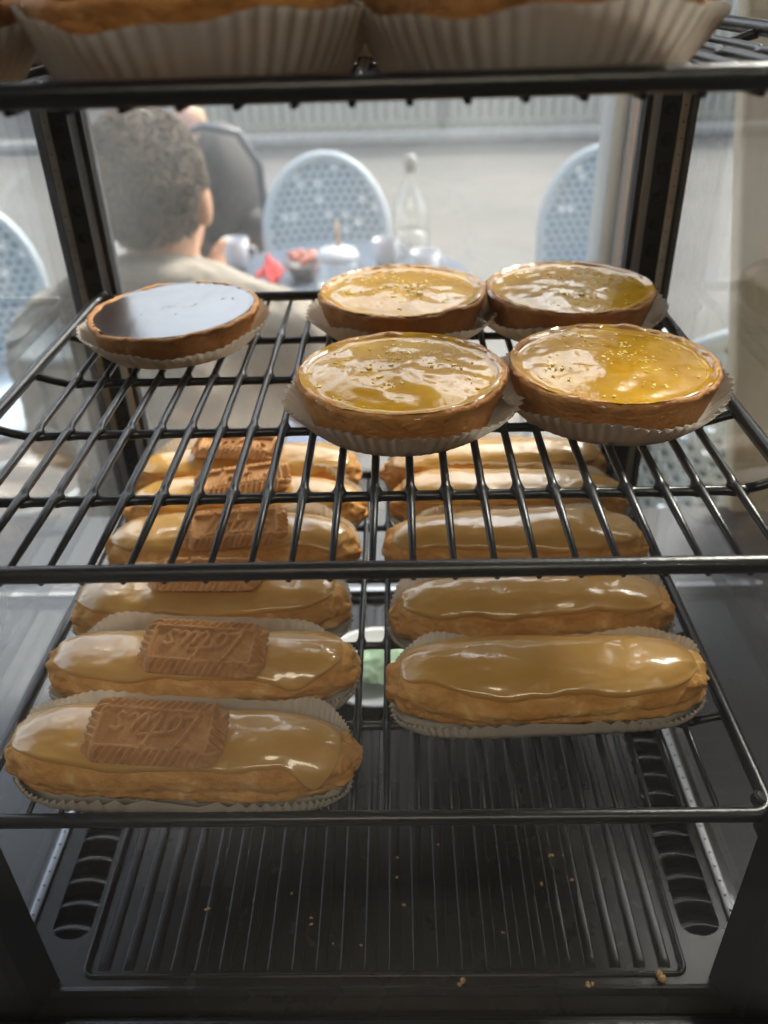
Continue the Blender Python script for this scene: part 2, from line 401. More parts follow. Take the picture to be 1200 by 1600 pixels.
# floor rails carrying the glass
for x0, x1 in ((XL+0.02, XL+0.34), (XR-0.34, XR-0.02)):
    r = cpart('glass_rail', bbox(x0, x1, -0.6, 20.4, BZ+0.01, BZ+0.16, 0.03), MAT['alu'], smooth=True, sharp=30)
    hm = mesh('rail_hole', lathe([(0.045, 0), (0.045, 0.012)], 8)); hm.materials.append(MAT['hole'])
    for k in range(34): obj('rail_hole', hm, None, r, ((x0+x1)/2, -0.2+0.6*k, BZ+0.16-CT))
cpart('back_rail', bbox(XL+0.5, XR-0.5, 20.55, 20.95, BZ+0.01, BZ+0.30, 0.04), MAT['alu'], smooth=True, sharp=30)
# corner posts
def back_post(x0, x1, mir):
    y = 20.75; H0, H1 = BZ+0.02, 24.0
    W = x1-x0
    def X(f): return x0+f*W if not mir else x1-f*W
    def bar(f0, f1, ya, yb, mat, name, parent=None, bev=0.05):
        a, b = sorted((X(f0), X(f1)))
        return cpart(name, bbox(a, b, ya, yb, H0, H1, bev), mat, parent, smooth=True, sharp=30)
    p = bar(0.0, 1.0, y+0.15, y+1.0, MAT['frame'], 'corner_post')
    bar(0.0, 0.16, y-0.12, y+0.145, MAT['frame'], 'outer_edge', p)
    bar(0.165, 0.315, y-0.02, y+0.145, MAT['strip'], 'perforated_strip', p, 0.02)
    bar(0.32, 0.70, y+0.02, y+0.145, MAT['frame'], 'peg_face', p, 0.02)
    bar(0.705, 0.885, y-0.10, y+0.145, MAT['alu'], 'bright_trim', p, 0.06)
    bar(0.89, 1.0, y-0.06, y+0.145, MAT['frame'], 'inner_edge', p, 0.04)
    hm = mesh('peg_hole', xf(lathe([(0.25, 0), (0.25, 0.02), (0.20, 0.02), (0.19, 0.004)], 16), Matrix.Rotation(R_(90), 4, 'X'))); hm.materials.append(MAT['hole'])
    for k in range(36):
        obj('peg_hole', hm, None, p, (X(0.51), y+0.021, H0+0.7+1.13*k-CT))
    sm = mesh('strip_hole', xf(lathe([(0.035, 0), (0.035, 0.01)], 6), Matrix.Rotation(R_(90), 4, 'X'))); sm.materials.append(MAT['hole'])
    for k in range(66): obj('strip_hole', sm, None, p, (X(0.24), y-0.02, H0+0.4+0.62*k-CT))
    return p
back_post(-5.0, -2.95, False); back_post(19.8, 21.9, True)
def front_post(sg):
    # inner edge at x=-2.5 / 20.05, y=-0.75; chamfered towards the door
    xi = -2.5 if sg < 0 else 20.05
    P = [(0, -0.75), (0.45, -1.75), (0.75, -2.0), (2.9, -2.0), (2.9, -0.75)]
    V = [(xi+sg*a, b, z) for z in (BZ-0.2, 24.0) for a, b in P]; k = len(P)
    F = [(i, (i+1) % k, k+(i+1) % k, k+i) if sg > 0 else (k+i, k+(i+1) % k, (i+1) % k, i) for i in range(k)] + [tuple(range(k)), tuple(range(2*k-1, k-1, -1))]
    return cpart('corner_post', (V, F), MAT['frame'])
front_post(-1); front_post(1)
# glass
for x in (XL, XR):
    cpart('side_glass', box(x-0.14, x+0.14, -0.7, 20.7, BZ+0.02, 24.0), MAT['glass_side'])
cpart('back_glass', box(-2.9, 19.75, 21.2, 21.45, BZ+0.3, 24.0), MAT['glass_back'])
cpart('front_glass', box(XL+0.4, XR-0.4, -2.45, -2.2, BZ-0.04, 24.0), MAT['glass_front'])
cpart('roof_panel', bbox(XL-1.2, XR+1.2, -2.6, 22.4, 24.02, 26.5, 0.15), MAT['frame'], smooth=True, sharp=30)

# ------------------------------------------------------------------ wire shelves
ROWS = [3.75, 7.80, 11.90, 15.80]
YF, YB = -0.30, 19.95
PXL, PXR = -3.62, 20.42
def long_wire():
    ys = set([YF-0.04, YB+0.04]); 
    for r in ROWS:
        for d in (-0.42, -0.30, -0.2, -0.12, 0, 0.12, 0.2, 0.30, 0.42): ys.add(r+d)
    ys = sorted(ys); n = 10; V = []; F = []
    for y in ys:
        k = min(abs(y-r) for r in ROWS); g = max(0, 1-k/0.34)**2.0
        e = 0.6 if y in (ys[0], ys[-1]) else 1
        for j in range(n):
            a = 2*math.pi*j/n
            V.append(((0.124+0.10*g*(math.sin(a) < 0.3))*e*math.cos(a), y, 0.124*e*math.sin(a)-0.05*g))
    for i in range(len(ys)-1):
        for j in range(n): F.append((i*n+j, (i+1)*n+j, (i+1)*n+(j+1) % n, i*n+(j+1) % n))
    F.append(tuple(range(n))); F.append(tuple((len(ys)-1)*n+j for j in range(n-1, -1, -1)))
    return (V, F)
def cross_wire():
    xs = set()
    for b in range(-2, 20):
        for d in (-0.42, -0.30, -0.2, -0.12, 0, 0.12, 0.2, 0.30, 0.42): xs.add(round(b+d, 3))
    P = []
    for x in sorted(xs):
        k = abs(x-round(x)); g = max(0, 1-k/0.34)**2.0; P.append((x, g, -0.22))
    L = [(PXL+0.05, 0.3, 0.12), (PXL+0.35, 0.1, 0.04), (PXL+0.75, 0, -0.10), (PXL+1.05, 0, -0.17)]
    Rr = [(PXR-1.05, 0, -0.17), (PXR-0.75, 0, -0.10), (PXR-0.35, 0.1, 0.04), (PXR-0.05, 0.3, 0.12)]
    P = L+P+Rr; n = 10; V = []; F = []
    for x, g, z in P:
        for j in range(n):
            a = 2*math.pi*j/n; ry = 0.15+0.11*g
            V.append((x, ry*math.cos(a), z+(0.15+0.05*g*(math.sin(a) > 0))*math.sin(a)))
    for i in range(len(P)-1):
        for j in range(n): F.append((i*n+j, i*n+(j+1) % n, (i+1)*n+(j+1) % n, (i+1)*n+j))
    return (V, F)
def perimeter():
    r = 0.55; pts = []
    for cx, cyy, a0 in ((PXL+r, YF+r, 180), (PXR-r, YF+r, 270), (PXR-r, YB-r, 0), (PXL+r, YB-r, 90)):
        for i in range(7): a = R_(a0+15*i); pts.append((cx+r*math.cos(a), cyy+r*math.sin(a), 0.24))
    return tube(pts, 0.222, 12, closed=True)
lwm = mesh('long_wire', long_wire()); cwm = mesh('cross_wire', cross_wire()); pm = mesh('rim_wire', perimeter())
for q in (lwm, cwm, pm): q.materials.append(MAT['wire'])
def clip(x, y, sg):
    A = bbox(x-0.22, x+0.22, y-0.30, y+0.28, -0.75, -0.28, 0.1)
    add(A, xf(lathe([(0.0, 0), (0.20, 0.02), (0.26, 0.12), (0.26, 0.30), (0.18, 0.38), (0, 0.39)], 12, False, False), Matrix.Translation((x-sg*0.25, y+0.35, 0.15)) @ Matrix.Rotation(R_(25*sg), 4, 'Y')))
    add(A, xf(lathe([(0.0, 0), (0.18, 0.02), (0.22, 0.10), (0.22, 0.35), (0, 0.36)], 12, False, False), Matrix.Translation((x+sg*0.05, y-0.42, -0.62))))
    add(A, bbox(x-0.12, x+0.12, y-0.55, y+0.55, -0.1, 0.08, 0.05))
    return A
def wire_shelf(z, dx, label):
    t = thing('wire_shelf', label, 'wire shelf', (8.5+dx, 10, z), group='wire shelves of the case')
    o = (-8.5, -10, 0)
    obj('rim_wire', pm, None, t, o)
    for b in range(-2, 20): obj('long_wire', lwm, None, t, (o[0]+b, o[1], 0))
    for r in ROWS: obj('cross_wire', cwm, None, t, (o[0], o[1]+r, 0))
    for x, sg in ((PXL+0.05, -1), (PXR-0.05, 1)):
        for y in (YF+0.1, YB-0.2):
            c = obj('shelf_clip', clip(x, y, sg), MAT['seal'], t, o); auto_smooth(c, 40)
    return t
ZT, ZM, ZB = 10.29, 0.0, -9.25
wire_shelf(ZM, 0, 'black wire shelf in the middle that carries four lemon tarts and a chocolate tart')
wire_shelf(ZB, 0.12, 'lowest black wire shelf, loaded with two columns of eclairs')
wire_shelf(ZT, 0, 'topmost black wire shelf, seen nearly edge on under paper-cased tarts')

# ------------------------------------------------------------------ tarts
def paper_cup(seed, r0=2.92, r1=3.68, h=0.95, npl=66, jit=0.10):
    rng = random.Random(seed); n = npl*4; V = [(0, 0, 0.0)]; F = []
    ph = [rng.uniform(0, 6.28) for _ in range(4)]
    rings = [(r0*0.5, 0, 0), (r0*0.96, 0.0, 0), (r0+0.03, 0.03, 0.15), (r0+0.35*(r1-r0), h*0.30, 0.55), (r0+0.7*(r1-r0), h*0.66, 0.85), (r1, h, 1.0)]
    pj = [rng.uniform(0.75, 1.25) for _ in range(npl)]
    for r, z, k in rings:
        for j in range(n):
            a = 2*math.pi*j/n; pl = pj[(j//4) % npl]
            zz = (0, 1, 0, -1)[j % 4]*0.075*k*pl
            fl = k*jit*(math.sin(2*a+ph[0])+0.7*math.sin(3*a+ph[1])+0.4*math.sin(5*a+ph[2]))
            hh = z*(1+0.10*math.sin(3*a+ph[3])+0.04*math.sin(11*a+ph[1])) - 0.45*fl*k
            V.append(((r+zz+fl)*math.cos(a), (r+zz+fl)*math.sin(a), max(0.0, hh)))
    for j in range(n): F.append((0, 1+j, 1+(j+1) % n))
    for i in range(len(rings)-1):
        for j in range(n): F.append((1+i*n+j, 1+i*n+(j+1) % n, 1+(i+1)*n+(j+1) % n, 1+(i+1)*n+j)[::-1])
    return (V, F)
def tart_shell(seed, fill=1.55):
    prof = [(0.0, 0.03), (1.4, 0.03), (2.62, 0.03), (2.74, 0.06), (2.80, 0.16), (2.90, 0.55), (3.01, 0.95), (3.11, 1.35), (3.17, 1.62), (3.19, 1.72), (3.17, 1.80), (3.11, 1.845), (3.03, 1.85), (2.96, 1.81), (2.92, 1.72), (2.88, 1.5), (2.82, 1.2), (0.0, 1.1)]
    n = 120; V = []; F = []
    for i, (r, z) in enumerate(prof):
        for j in range(n):
            a = 2*math.pi*j/n; c, s = math.cos(a), math.sin(a)
            d = fb((c*2.2+seed, s*2.2, z*0.8), 3)*0.07 + fb((c*9+seed, s*9, z*3), 4)*0.045
            if 1.5 < z: d += fb((c*22, s*22+seed, z*6), 4)*0.05
            k = min(1, r/2.6)**2
            zz = z + (fb((c*3+seed*2, s*3, 5), 4)*0.10 + fb((c*20, s*20, seed), 4)*0.06)*(z > 1.45)*k
            V.append(((r+d*k)*c, (r+d*k)*s, zz))
    for i in range(len(prof)-1):
        for j in range(n): F.append((i*n+j, i*n+(j+1) % n, (i+1)*n+(j+1) % n, (i+1)*n+j))
    return (V, F)
def tart_fill(seed, lemon=True):
    n = 96; nr = 26; V = [(0, 0, 1.97 if lemon else 1.82)]; F = []
    for i in range(1, nr+1):
        f = i/nr; r = (3.10 if lemon else 3.03)*f
        for j in range(n):
            a = 2*math.pi*j/n; x, y = r*math.cos(a), r*math.sin(a)
            if lemon:
                z = 1.67 + 0.30*(1-f*f) - 0.02*math.exp(-((f-0.88)/0.05)**2) + 0.20*max(0, (f-0.86)/0.14)**1.5
                z += 0.075*fb((x*0.75+seed, y*0.75, seed), 2)*(1-f**6) + 0.032*fb((x*1.9, y*1.9+seed, 3), 3)
                if f > 0.97: z += 0.03*fb((math.cos(a)*6+seed, math.sin(a)*6, 1), 3)
            else:
                z = 1.79 + 0.03*(1-f*f) + 0.010*fb((x*0.8, y*0.8, seed), 2) + 0.05*max(0, (f-0.96)/0.04)**2
            V.append((x, y, z))
    for j in range(n): F.append((0, 1+j, 1+(j+1) % n))
    for i in range(nr-1):
        for j in range(n): F.append((1+i*n+j, 1+(i+1)*n+j, 1+(i+1)*n+(j+1) % n, 1+i*n+(j+1) % n))
    return (V, F)
def rim_glaze(seed):
    # clear gel run over the rim, uneven on both sides
    n = 140; V = []; F = []; m = 7
    for j in range(n):
        a = 2*math.pi*j/n; c, s = math.cos(a), math.sin(a)
        w0 = 2.80+0.05*fb((c*4+seed, s*4, 2), 3); w1 = 3.14+0.10*fb((c*5+seed, s*5, 9), 4)
        h = 0.085+0.06*fb((c*6, s*6+seed, 4), 3)
        zr = 1.80+fb((c*3+seed*2, s*3, 5), 4)*0.10
        for k in range(m):
            q = k/(m-1); r = w0+(w1-w0)*q
            V.append((r*c, r*s, 1.70+(zr-1.70)*min(1, q*1.7)**1.5+h*math.sin(math.pi*q)**0.7-0.03-0.06*(q > 0.95)))
    for j in range(n):
        for k in range(m-1): F.append((j*m+k, j*m+k+1, ((j+1) % n)*m+k+1, ((j+1) % n)*m+k))
    return (V, F)
def grains(seed, num, rmax, z, size, spread, dome=0.30):
    rng = random.Random(seed); A = ([], [])
    cl = [(rng.gauss(0, 1.2), rng.gauss(0.5, 1.1)) for _ in range(14)]
    k = 0
    while k < num:
        if rng.random() < spread: x, y = rng.uniform(-rmax, rmax), rng.uniform(-rmax, rmax)
        else:
            c = rng.choice(cl); x, y = rng.gauss(c[0], 0.28), rng.gauss(c[1], 0.22)
        if math.hypot(x, y) > rmax: continue
        s = size*rng.uniform(0.6, 1.5)
        m = Matrix.Translation((x, y, z+dome*(1-(x*x+y*y)/9.6)+s*0.1)) @ Matrix.Rotation(rng.uniform(0, 6.28), 4, 'Z') @ Matrix.Diagonal((s*rng.uniform(0.8, 2.0), s, s*0.7, 1))
        B = ball((0, 0, 0), 1, 6, 4); B = ([(v[0]+rng.uniform(-.25, .25), v[1]+rng.uniform(-.25, .25), v[2]+rng.uniform(-.2, .2)) for v in B[0]], B[1])
        add(A, xf(B, m)); k += 1
    return A
def zshelf(z): return z+0.126
def tart(x, y, zs, seed, label, plabel, kind='lemon', rz=0.0, tilt=(0, 0), cup=(2.92, 3.66, 0.90), group=None):
    z = zshelf(zs)
    pc = obj('paper_case', paper_cup(seed, *cup), MAT['paper'], None, (x, y, z+0.005), (tilt[0], tilt[1], rz), label=plabel, category='paper case', group='paper cases under the tarts')
    t = thing('lemon_tart' if kind == 'lemon' else 'chocolate_tart', label, 'tart', (x, y, z+0.02), (tilt[0], tilt[1], rz), group=group or ('lemon tarts' if kind == 'lemon' else None))
    t.scale = (1.035, 1.035, 0.82 if kind == 'lemon' else 0.70)
    obj('crust', tart_shell(seed), MAT['crust'], t)
    obj('filling', tart_fill(seed, kind == 'lemon'), MAT['custard'] if kind == 'lemon' else MAT['choc'], t)
    if kind == 'lemon': obj('rim_glaze', rim_glaze(seed), MAT['rim_glaze'], t)
    if kind == 'lemon': obj('zest', grains(seed, 170, 2.65, 1.665, 0.036, 0.35), MAT['zest'], t, kind='stuff')
    else:
        g = ([], []); rng = random.Random(5)
        for cx, cyy, k in ((-0.15, 0.25, 22), (0.6, 0.0, 7), (1.9, 0.35, 4), (-0.1, -0.75, 2), (-1.3, 0.0, 2)):
            for _ in range(k):
                s = rng.uniform(0.014, 0.032); add(g, ball((cx+rng.gauss(0, .22), cyy+rng.gauss(0, .10), 1.815), (s*rng.uniform(1, 3), s, s*0.5), 6, 4))
        obj('flecks', g, MAT['gold'], t, kind='stuff')
    return t
tart(9.80, 8.25, ZM, 11, 'front left lemon tart with fine zest on its glaze, beside the other front tart', 'pleated white paper case under the front left lemon tart', rz=0.4)
tart(16.52, 8.65, ZM, 23, 'front right lemon tart with wide glossy glaze, nearest the right glass', 'pleated white paper case under the front right lemon tart', rz=2.1)
tart(9.90, 16.2, ZM, 37, 'rear left lemon tart standing behind the front left one', 'pleated white paper case under the rear left lemon tart', rz=1.2)
tart(16.50, 16.15, ZM, 41, 'rear right lemon tart in front of the right back post', 'pleated white paper case under the rear right lemon tart', rz=3.7)
tart(1.05, 15.2, ZM, 53, 'dark glossy chocolate tart with flecks in its centre, at the left post', 'pleated white paper case under the chocolate tart', kind='choc', rz=0.3, tilt=(0, R_(-1.8)), cup=(2.92, 3.72, 0.85))
TC = (2.96, 3.62, 1.20)
TG = 'tarts on the topmost shelf'
tart(-1.05, 3.0, ZT, 61, 'left tart on the topmost shelf, cut off by the picture edge', 'paper case at the left end of the topmost shelf', rz=0.5, cup=TC, group=TG)
tart(5.85, 3.2, ZT, 67, 'middle tart in the front row of the topmost shelf', 'wide pleated paper case in the middle of the topmost shelf front', rz=1.5, cup=TC, group=TG)
tart(12.45, 3.1, ZT, 71, 'right tart in the front row of the topmost shelf', 'wide pleated paper case at the right of the topmost shelf front', rz=2.5, cup=TC, group=TG)
tart(8.8, 10.2, ZT, 73, 'tart behind the gap between the two front tarts of the topmost shelf', 'backlit yellowish paper case behind the gap on the topmost shelf', rz=3.1, cup=TC, group=TG)

tart(2.1, 10.2, ZT, 79, 'tart in the second row of the topmost shelf, behind the left and middle ones', 'paper case in the second row of the topmost shelf, towards the left', rz=1.1, cup=TC, group=TG)
tart(8.9, 16.9, ZT, 83, 'tart in the rear row of the topmost shelf, hidden behind the others', 'paper case in the rear row of the topmost shelf', rz=0.1, cup=TC, group=TG)
tart(2.1, 16.9, ZT, 89, 'rear left tart of the topmost shelf, near the left back post', 'paper case in the rear left corner of the topmost shelf', rz=0.7, cup=TC, group=TG)
# ------------------------------------------------------------------ eclairs
HL = 5.5
def ec_shape(s, seed):
    f = max(0.0, 1-abs(s)**4.2)**(1/2.4)
    return f
def ec_point(s, th, seed, off=0.0, rough=1.0):
    f = ec_shape(s, seed)
    W = 1.52*(1+0.05*math.sin(seed*3.7))*(1+0.06*math.sin(s*2.3+seed)+0.03*math.sin(s*5+seed*2)); H = 1.20*(1+0.04*math.sin(s*3+seed*1.7))
    c, sn = math.cos(th), math.sin(th)
    y = W*f*math.copysign(abs(c)**0.88, c); z = H*f*sn
    if sn < 0: z *= 0.86
    x = s*HL
    # choux roughness: long ridges, crumpled ends
    p = Vector((x*0.35+seed*3.1, y*1.0, z*1.2))
    d = 0.10*fb(p, 3) + 0.045*fb((x*1.6+seed, y*3.2, z*3.2), 4)
    e = max(0, (abs(s)-0.72)/0.28)
    d += e*0.20*(fb((x*0.9+seed*2, y*1.7, z*1.7), 4)) + e*0.05*math.sin(th*7+seed)
    # torn, cracked skin low on the sides
    if rough > 0.9:
        g = fb((x*1.1+seed*5, y*0.6, z*5.5), 3); d += 0.07*(1-min(1, abs(g)*4))*(sn < 0.5) - 0.02
        d += e*0.10*(abs(fb((x*2.5+seed, y*3, z*3), 3))-0.2)
    # lengthwise crease on the sides
    if sn < 0.35: d -= 0.10*math.exp(-((sn+0.12+0.10*math.sin(x*0.7+seed))/0.13)**2)*(1-e)
    nrm = Vector((0.55*s*e*2, c/W, sn/H)); 
    if nrm.length > 0: nrm.normalize()
    k = off + d*rough
    yb = 0.12*math.sin(s*1.7+seed) + 0.34*math.sin(seed*4.3)*s*s; x *= 1+0.03*math.sin(seed*2.9)
    return Vector((x, y+yb, z+1.20*0.86)) + nrm*k
def eclair_body(seed):
    ns, nt_ = 150, 64; V = []; F = []
    ss = [math.sin(math.pi/2*(-1+2*i/ns)) for i in range(ns+1)]
    ss = [0.5*a+0.5*(-1+2*i/ns) for i, a in enumerate(ss)]
    for s in ss:
        for j in range(nt_):
            p = ec_point(s, 2*math.pi*j/nt_, seed); V.append((p.x, p.y, max(0.015, p.z)))
    for i in range(ns):
        for j in range(nt_): F.append((i*nt_+j, (i+1)*nt_+j, (i+1)*nt_+(j+1) % nt_, i*nt_+(j+1) % nt_))
    F.append(tuple(range(nt_))); F.append(tuple(ns*nt_+j for j in range(nt_-1, -1, -1)))
    return (V, F)
def eclair_icing(seed, drips, s0=-0.925, s1=0.915, dents=()):
    ns, nt_ = 110, 40; V = []; F = []
    for i in range(ns+1):
        q = -1+2*i/ns; s = s0+(s1-s0)*(q+1)/2
        ex = max(0.0, 1-abs(q)**14)**0.5
        endk = max(0.0, 1-abs(q)**9)**0.45     # icing outline rounds off at the two ends
        bF = R_(54 + 10*fb((s*2.3+seed, 1, 0), 3) + 1.5*math.sin(s*5+seed))
        bB = R_(80 + 9*fb((s*2.3+seed, 7, 0), 3))
        for ds, dw, da in drips: bF += R_(da)*math.exp(-((s-ds)/dw)**2)
        bF *= endk; bB *= endk
        for j in range(nt_+1):
            v = -1+2*j/nt_
            v2 = math.copysign(abs(v)**0.8, v)
            th = math.pi/2 - (v2*bB if v > 0 else v2*bF)
            edge = max(0.0, 1-abs(v)**7)**0.5*ex
            th = th
            off = -0.02 + 0.18*edge + 0.045*edge*math.exp(-((abs(v)-0.86)/0.10)**2)
            off += 0.05*edge*fb((s*3+seed, v*1.2, 2), 2)
            for ds, dv, dw, dd in dents: off -= dd*edge*math.exp(-((s-ds)/dw)**2-((v-dv)/0.35)**2)
            # front = -y
            p = ec_point(s, th, seed, off, 0.45)
            if off < 0.0: p -= Vector((0, math.cos(th), math.sin(th)))*0.03
            V.append(tuple(p))
    m = nt_+1
    for i in range(ns):
        for j in range(nt_): F.append((i*m+j, i*m+j+1, (i+1)*m+j+1, (i+1)*m+j))
    return (V, F)
def eclair_case(seed, hb=1.8, hf=0.6, npl=84):
    # boat-shaped pleated paper: flat oval base, low pushed-out front wall, taller back wall
    rng = random.Random(seed); n = npl*4; V = [(0, 0, 0.0)]; F = []
    pj = [rng.uniform(0.6, 1.3) for _ in range(npl)]; ph = [rng.uniform(0, 6.28) for _ in range(4)]
    def base(a, ax, ay):
        c, s = math.cos(a), math.sin(a)
        return (ax*math.copysign(abs(c)**0.45, c), ay*math.copysign(abs(s)**0.62, s), c, s)
    for k, zf, gr in ((0.5, 0, 0), (0.96, 0, 0), (1.0, 0.04, 0.2), (1.05, 0.35, 0.55), (1.11, 0.7, 0.85), (1.16, 1.0, 1.0)):
        for j in range(n):
            a = 2*math.pi*j/n; x, y, c, s = base(a, 4.95, 1.42)
            out = 1 if k <= 1 else k
            h = hb if s > 0 else hf
            h = h*abs(s)**0.5 + 0.75*(1-abs(s)**0.5)
            h *= 1+0.13*math.sin(3*a+ph[0])+0.09*math.sin(7*a+ph[1])
            z = zf*h
            fl = (0.16 if s < 0 else 0.50)*gr*abs(s)**0.5
            zz = (0, 1, 0, -1)[j % 4]*0.09*gr*pj[(j//4) % npl]
            if s > 0: zz *= 0.45
            wob = gr*0.08*math.sin(4*a+ph[2])
            x2 = x*min(k, 1) + math.copysign(1, c)*(k-1)*2.4*(k > 1)*(abs(c)**1.5) ; y2 = y*min(k, 1)
            nx, ny = c*0.4, s
            L = math.hypot(nx, ny) or 1
            V.append((x2+nx/L*(zz+wob), y2+ny/L*(fl+zz+wob), max(0, z)))
    for j in range(n): F.append((0, 1+j, 1+(j+1) % n))
    for i in range(5):
        for j in range(n): F.append((1+i*n+j, 1+i*n+(j+1) % n, 1+(i+1)*n+(j+1) % n, 1+(i+1)*n+j)[::-1])
    return (V, F)
ORD = ['frontmost', 'second', 'third', 'fourth', 'fifth', 'rearmost']
LE = [(2.74, 1.35, -2.0), (2.66, 5.05, -1.0), (2.36, 8.45, 0.0), (2.64, 12.3, -0.4), (2.70, 15.7, 1.0), (2.31, 18.75, 1.2)]
RE = [(14.55, 4.25, 2.6), (14.50, 8.0, 1.6), (14.38, 12.1, -1.4), (14.58, 15.6, 1.0), (14.25, 18.9, 2.4)]
ecl = []
DR = {0: [(0.80, 0.10, 52), (0.93, 0.05, 20)], 1: [(0.62, 0.14, 20)], 2: [], 3: [(0.8, .1, 15)], 4: [], 5: [(0.5, .1, 10)]}
EZ = ZB+0.126
for i, (x, y, a) in enumerate(LE):
    sd_ = 3.0+i*1.7
    q = ORD[i]
    obj('paper_case', eclair_case(100+i), MAT['paper'], None, (x+0.05, y+0.05, EZ+0.005), (0, 0, R_(a)), label=f'white paper case under the {q} biscuit-topped eclair', category='paper case', group='paper cases under the left eclairs')
    t = thing('eclair', f'{q} caramel iced eclair in the left column, topped with a biscuit', 'eclair', (x, y, EZ+0.03), (0, 0, R_(a)), group='eclairs topped with a biscuit')
    vr = random.Random(int(sd_*100)); t.scale = (vr.uniform(0.965, 1.015), vr.uniform(0.93, 1.07), vr.uniform(0.95, 1.05))
    obj('pastry', eclair_body(sd_), MAT['choux'], t)
    obj('icing', eclair_icing(sd_, DR[i], dents=[(-0.52, -0.2, 0.10, 0.07), (0.35, -0.2, 0.12, 0.05)]), MAT['icing'], t)
    ecl.append((x, y, a, sd_))
RO = ['frontmost', 'second', 'third', 'fourth', 'rearmost']
DRR = {0: [(0.55, 0.22, 12), (-0.75, 0.12, -14)], 1: [(-.2, .2, 8)], 2: [(-0.9, .1, 10)], 3: [], 4: []}
for i, (x, y, a) in enumerate(RE):
    sd_ = 21.0+i*2.3
    q = RO[i]
    obj('paper_case', eclair_case(200+i), MAT['paper'], None, (x+0.05, y+0.05, EZ+0.005), (0, 0, R_(a)), label=f'white paper case under the {q} plain eclair', category='paper case', group='paper cases under the right eclairs')
    t = thing('eclair', f'{q} plain caramel iced eclair in the right column, no biscuit', 'eclair', (x, y, EZ+0.03), (0, 0, R_(a)), group='plain eclairs without biscuit')
    vr = random.Random(int(sd_*100)); t.scale = (vr.uniform(0.965, 1.015), vr.uniform(0.93, 1.07), vr.uniform(0.95, 1.05))
    obj('pastry', eclair_body(sd_), MAT['choux'], t)
    obj('icing', eclair_icing(sd_, DRR[i], dents=[(0.1, -0.1, 0.2, 0.05)]), MAT['icing'], t)

# ------------------------------------------------------------------ embossed biscuits
def strokes():
    L = []
    L.append([(0.60, 1.00), (0.44, 0.72), (0.22, 0.28), (0.06, 0.00), (0.26, 0.04), (0.50, 0.06)])
    L.append([(0.80+0.20*math.cos(t)+0.09*math.sin(t), 0.30+0.27*math.sin(t)) for t in [i*math.pi/8 for i in range(17)]])
    L.append([(1.62, 0.98), (1.46, 0.66), (1.28, 0.28), (1.24, 0.10), (1.34, 0.03), (1.48, 0.10)])
    L.append([(1.06, 0.60), (1.40, 0.64), (1.80, 0.70)])
    L.append([(1.76, 0.50), (1.62, 0.22), (1.64, 0.06), (1.78, 0.05), (1.96, 0.24), (2.10, 0.52), (1.98, 0.22), (2.00, 0.07), (2.12, 0.05), (2.24, 0.16)])
    L.append([(2.76, 0.50), (2.60, 0.56), (2.46, 0.46), (2.54, 0.32), (2.64, 0.18), (2.54, 0.04), (2.36, 0.05)])
    sc = 0.96
    return [[((x-1.40)*sc, (y-0.48)*sc*1.05) for x, y in l] for l in L]
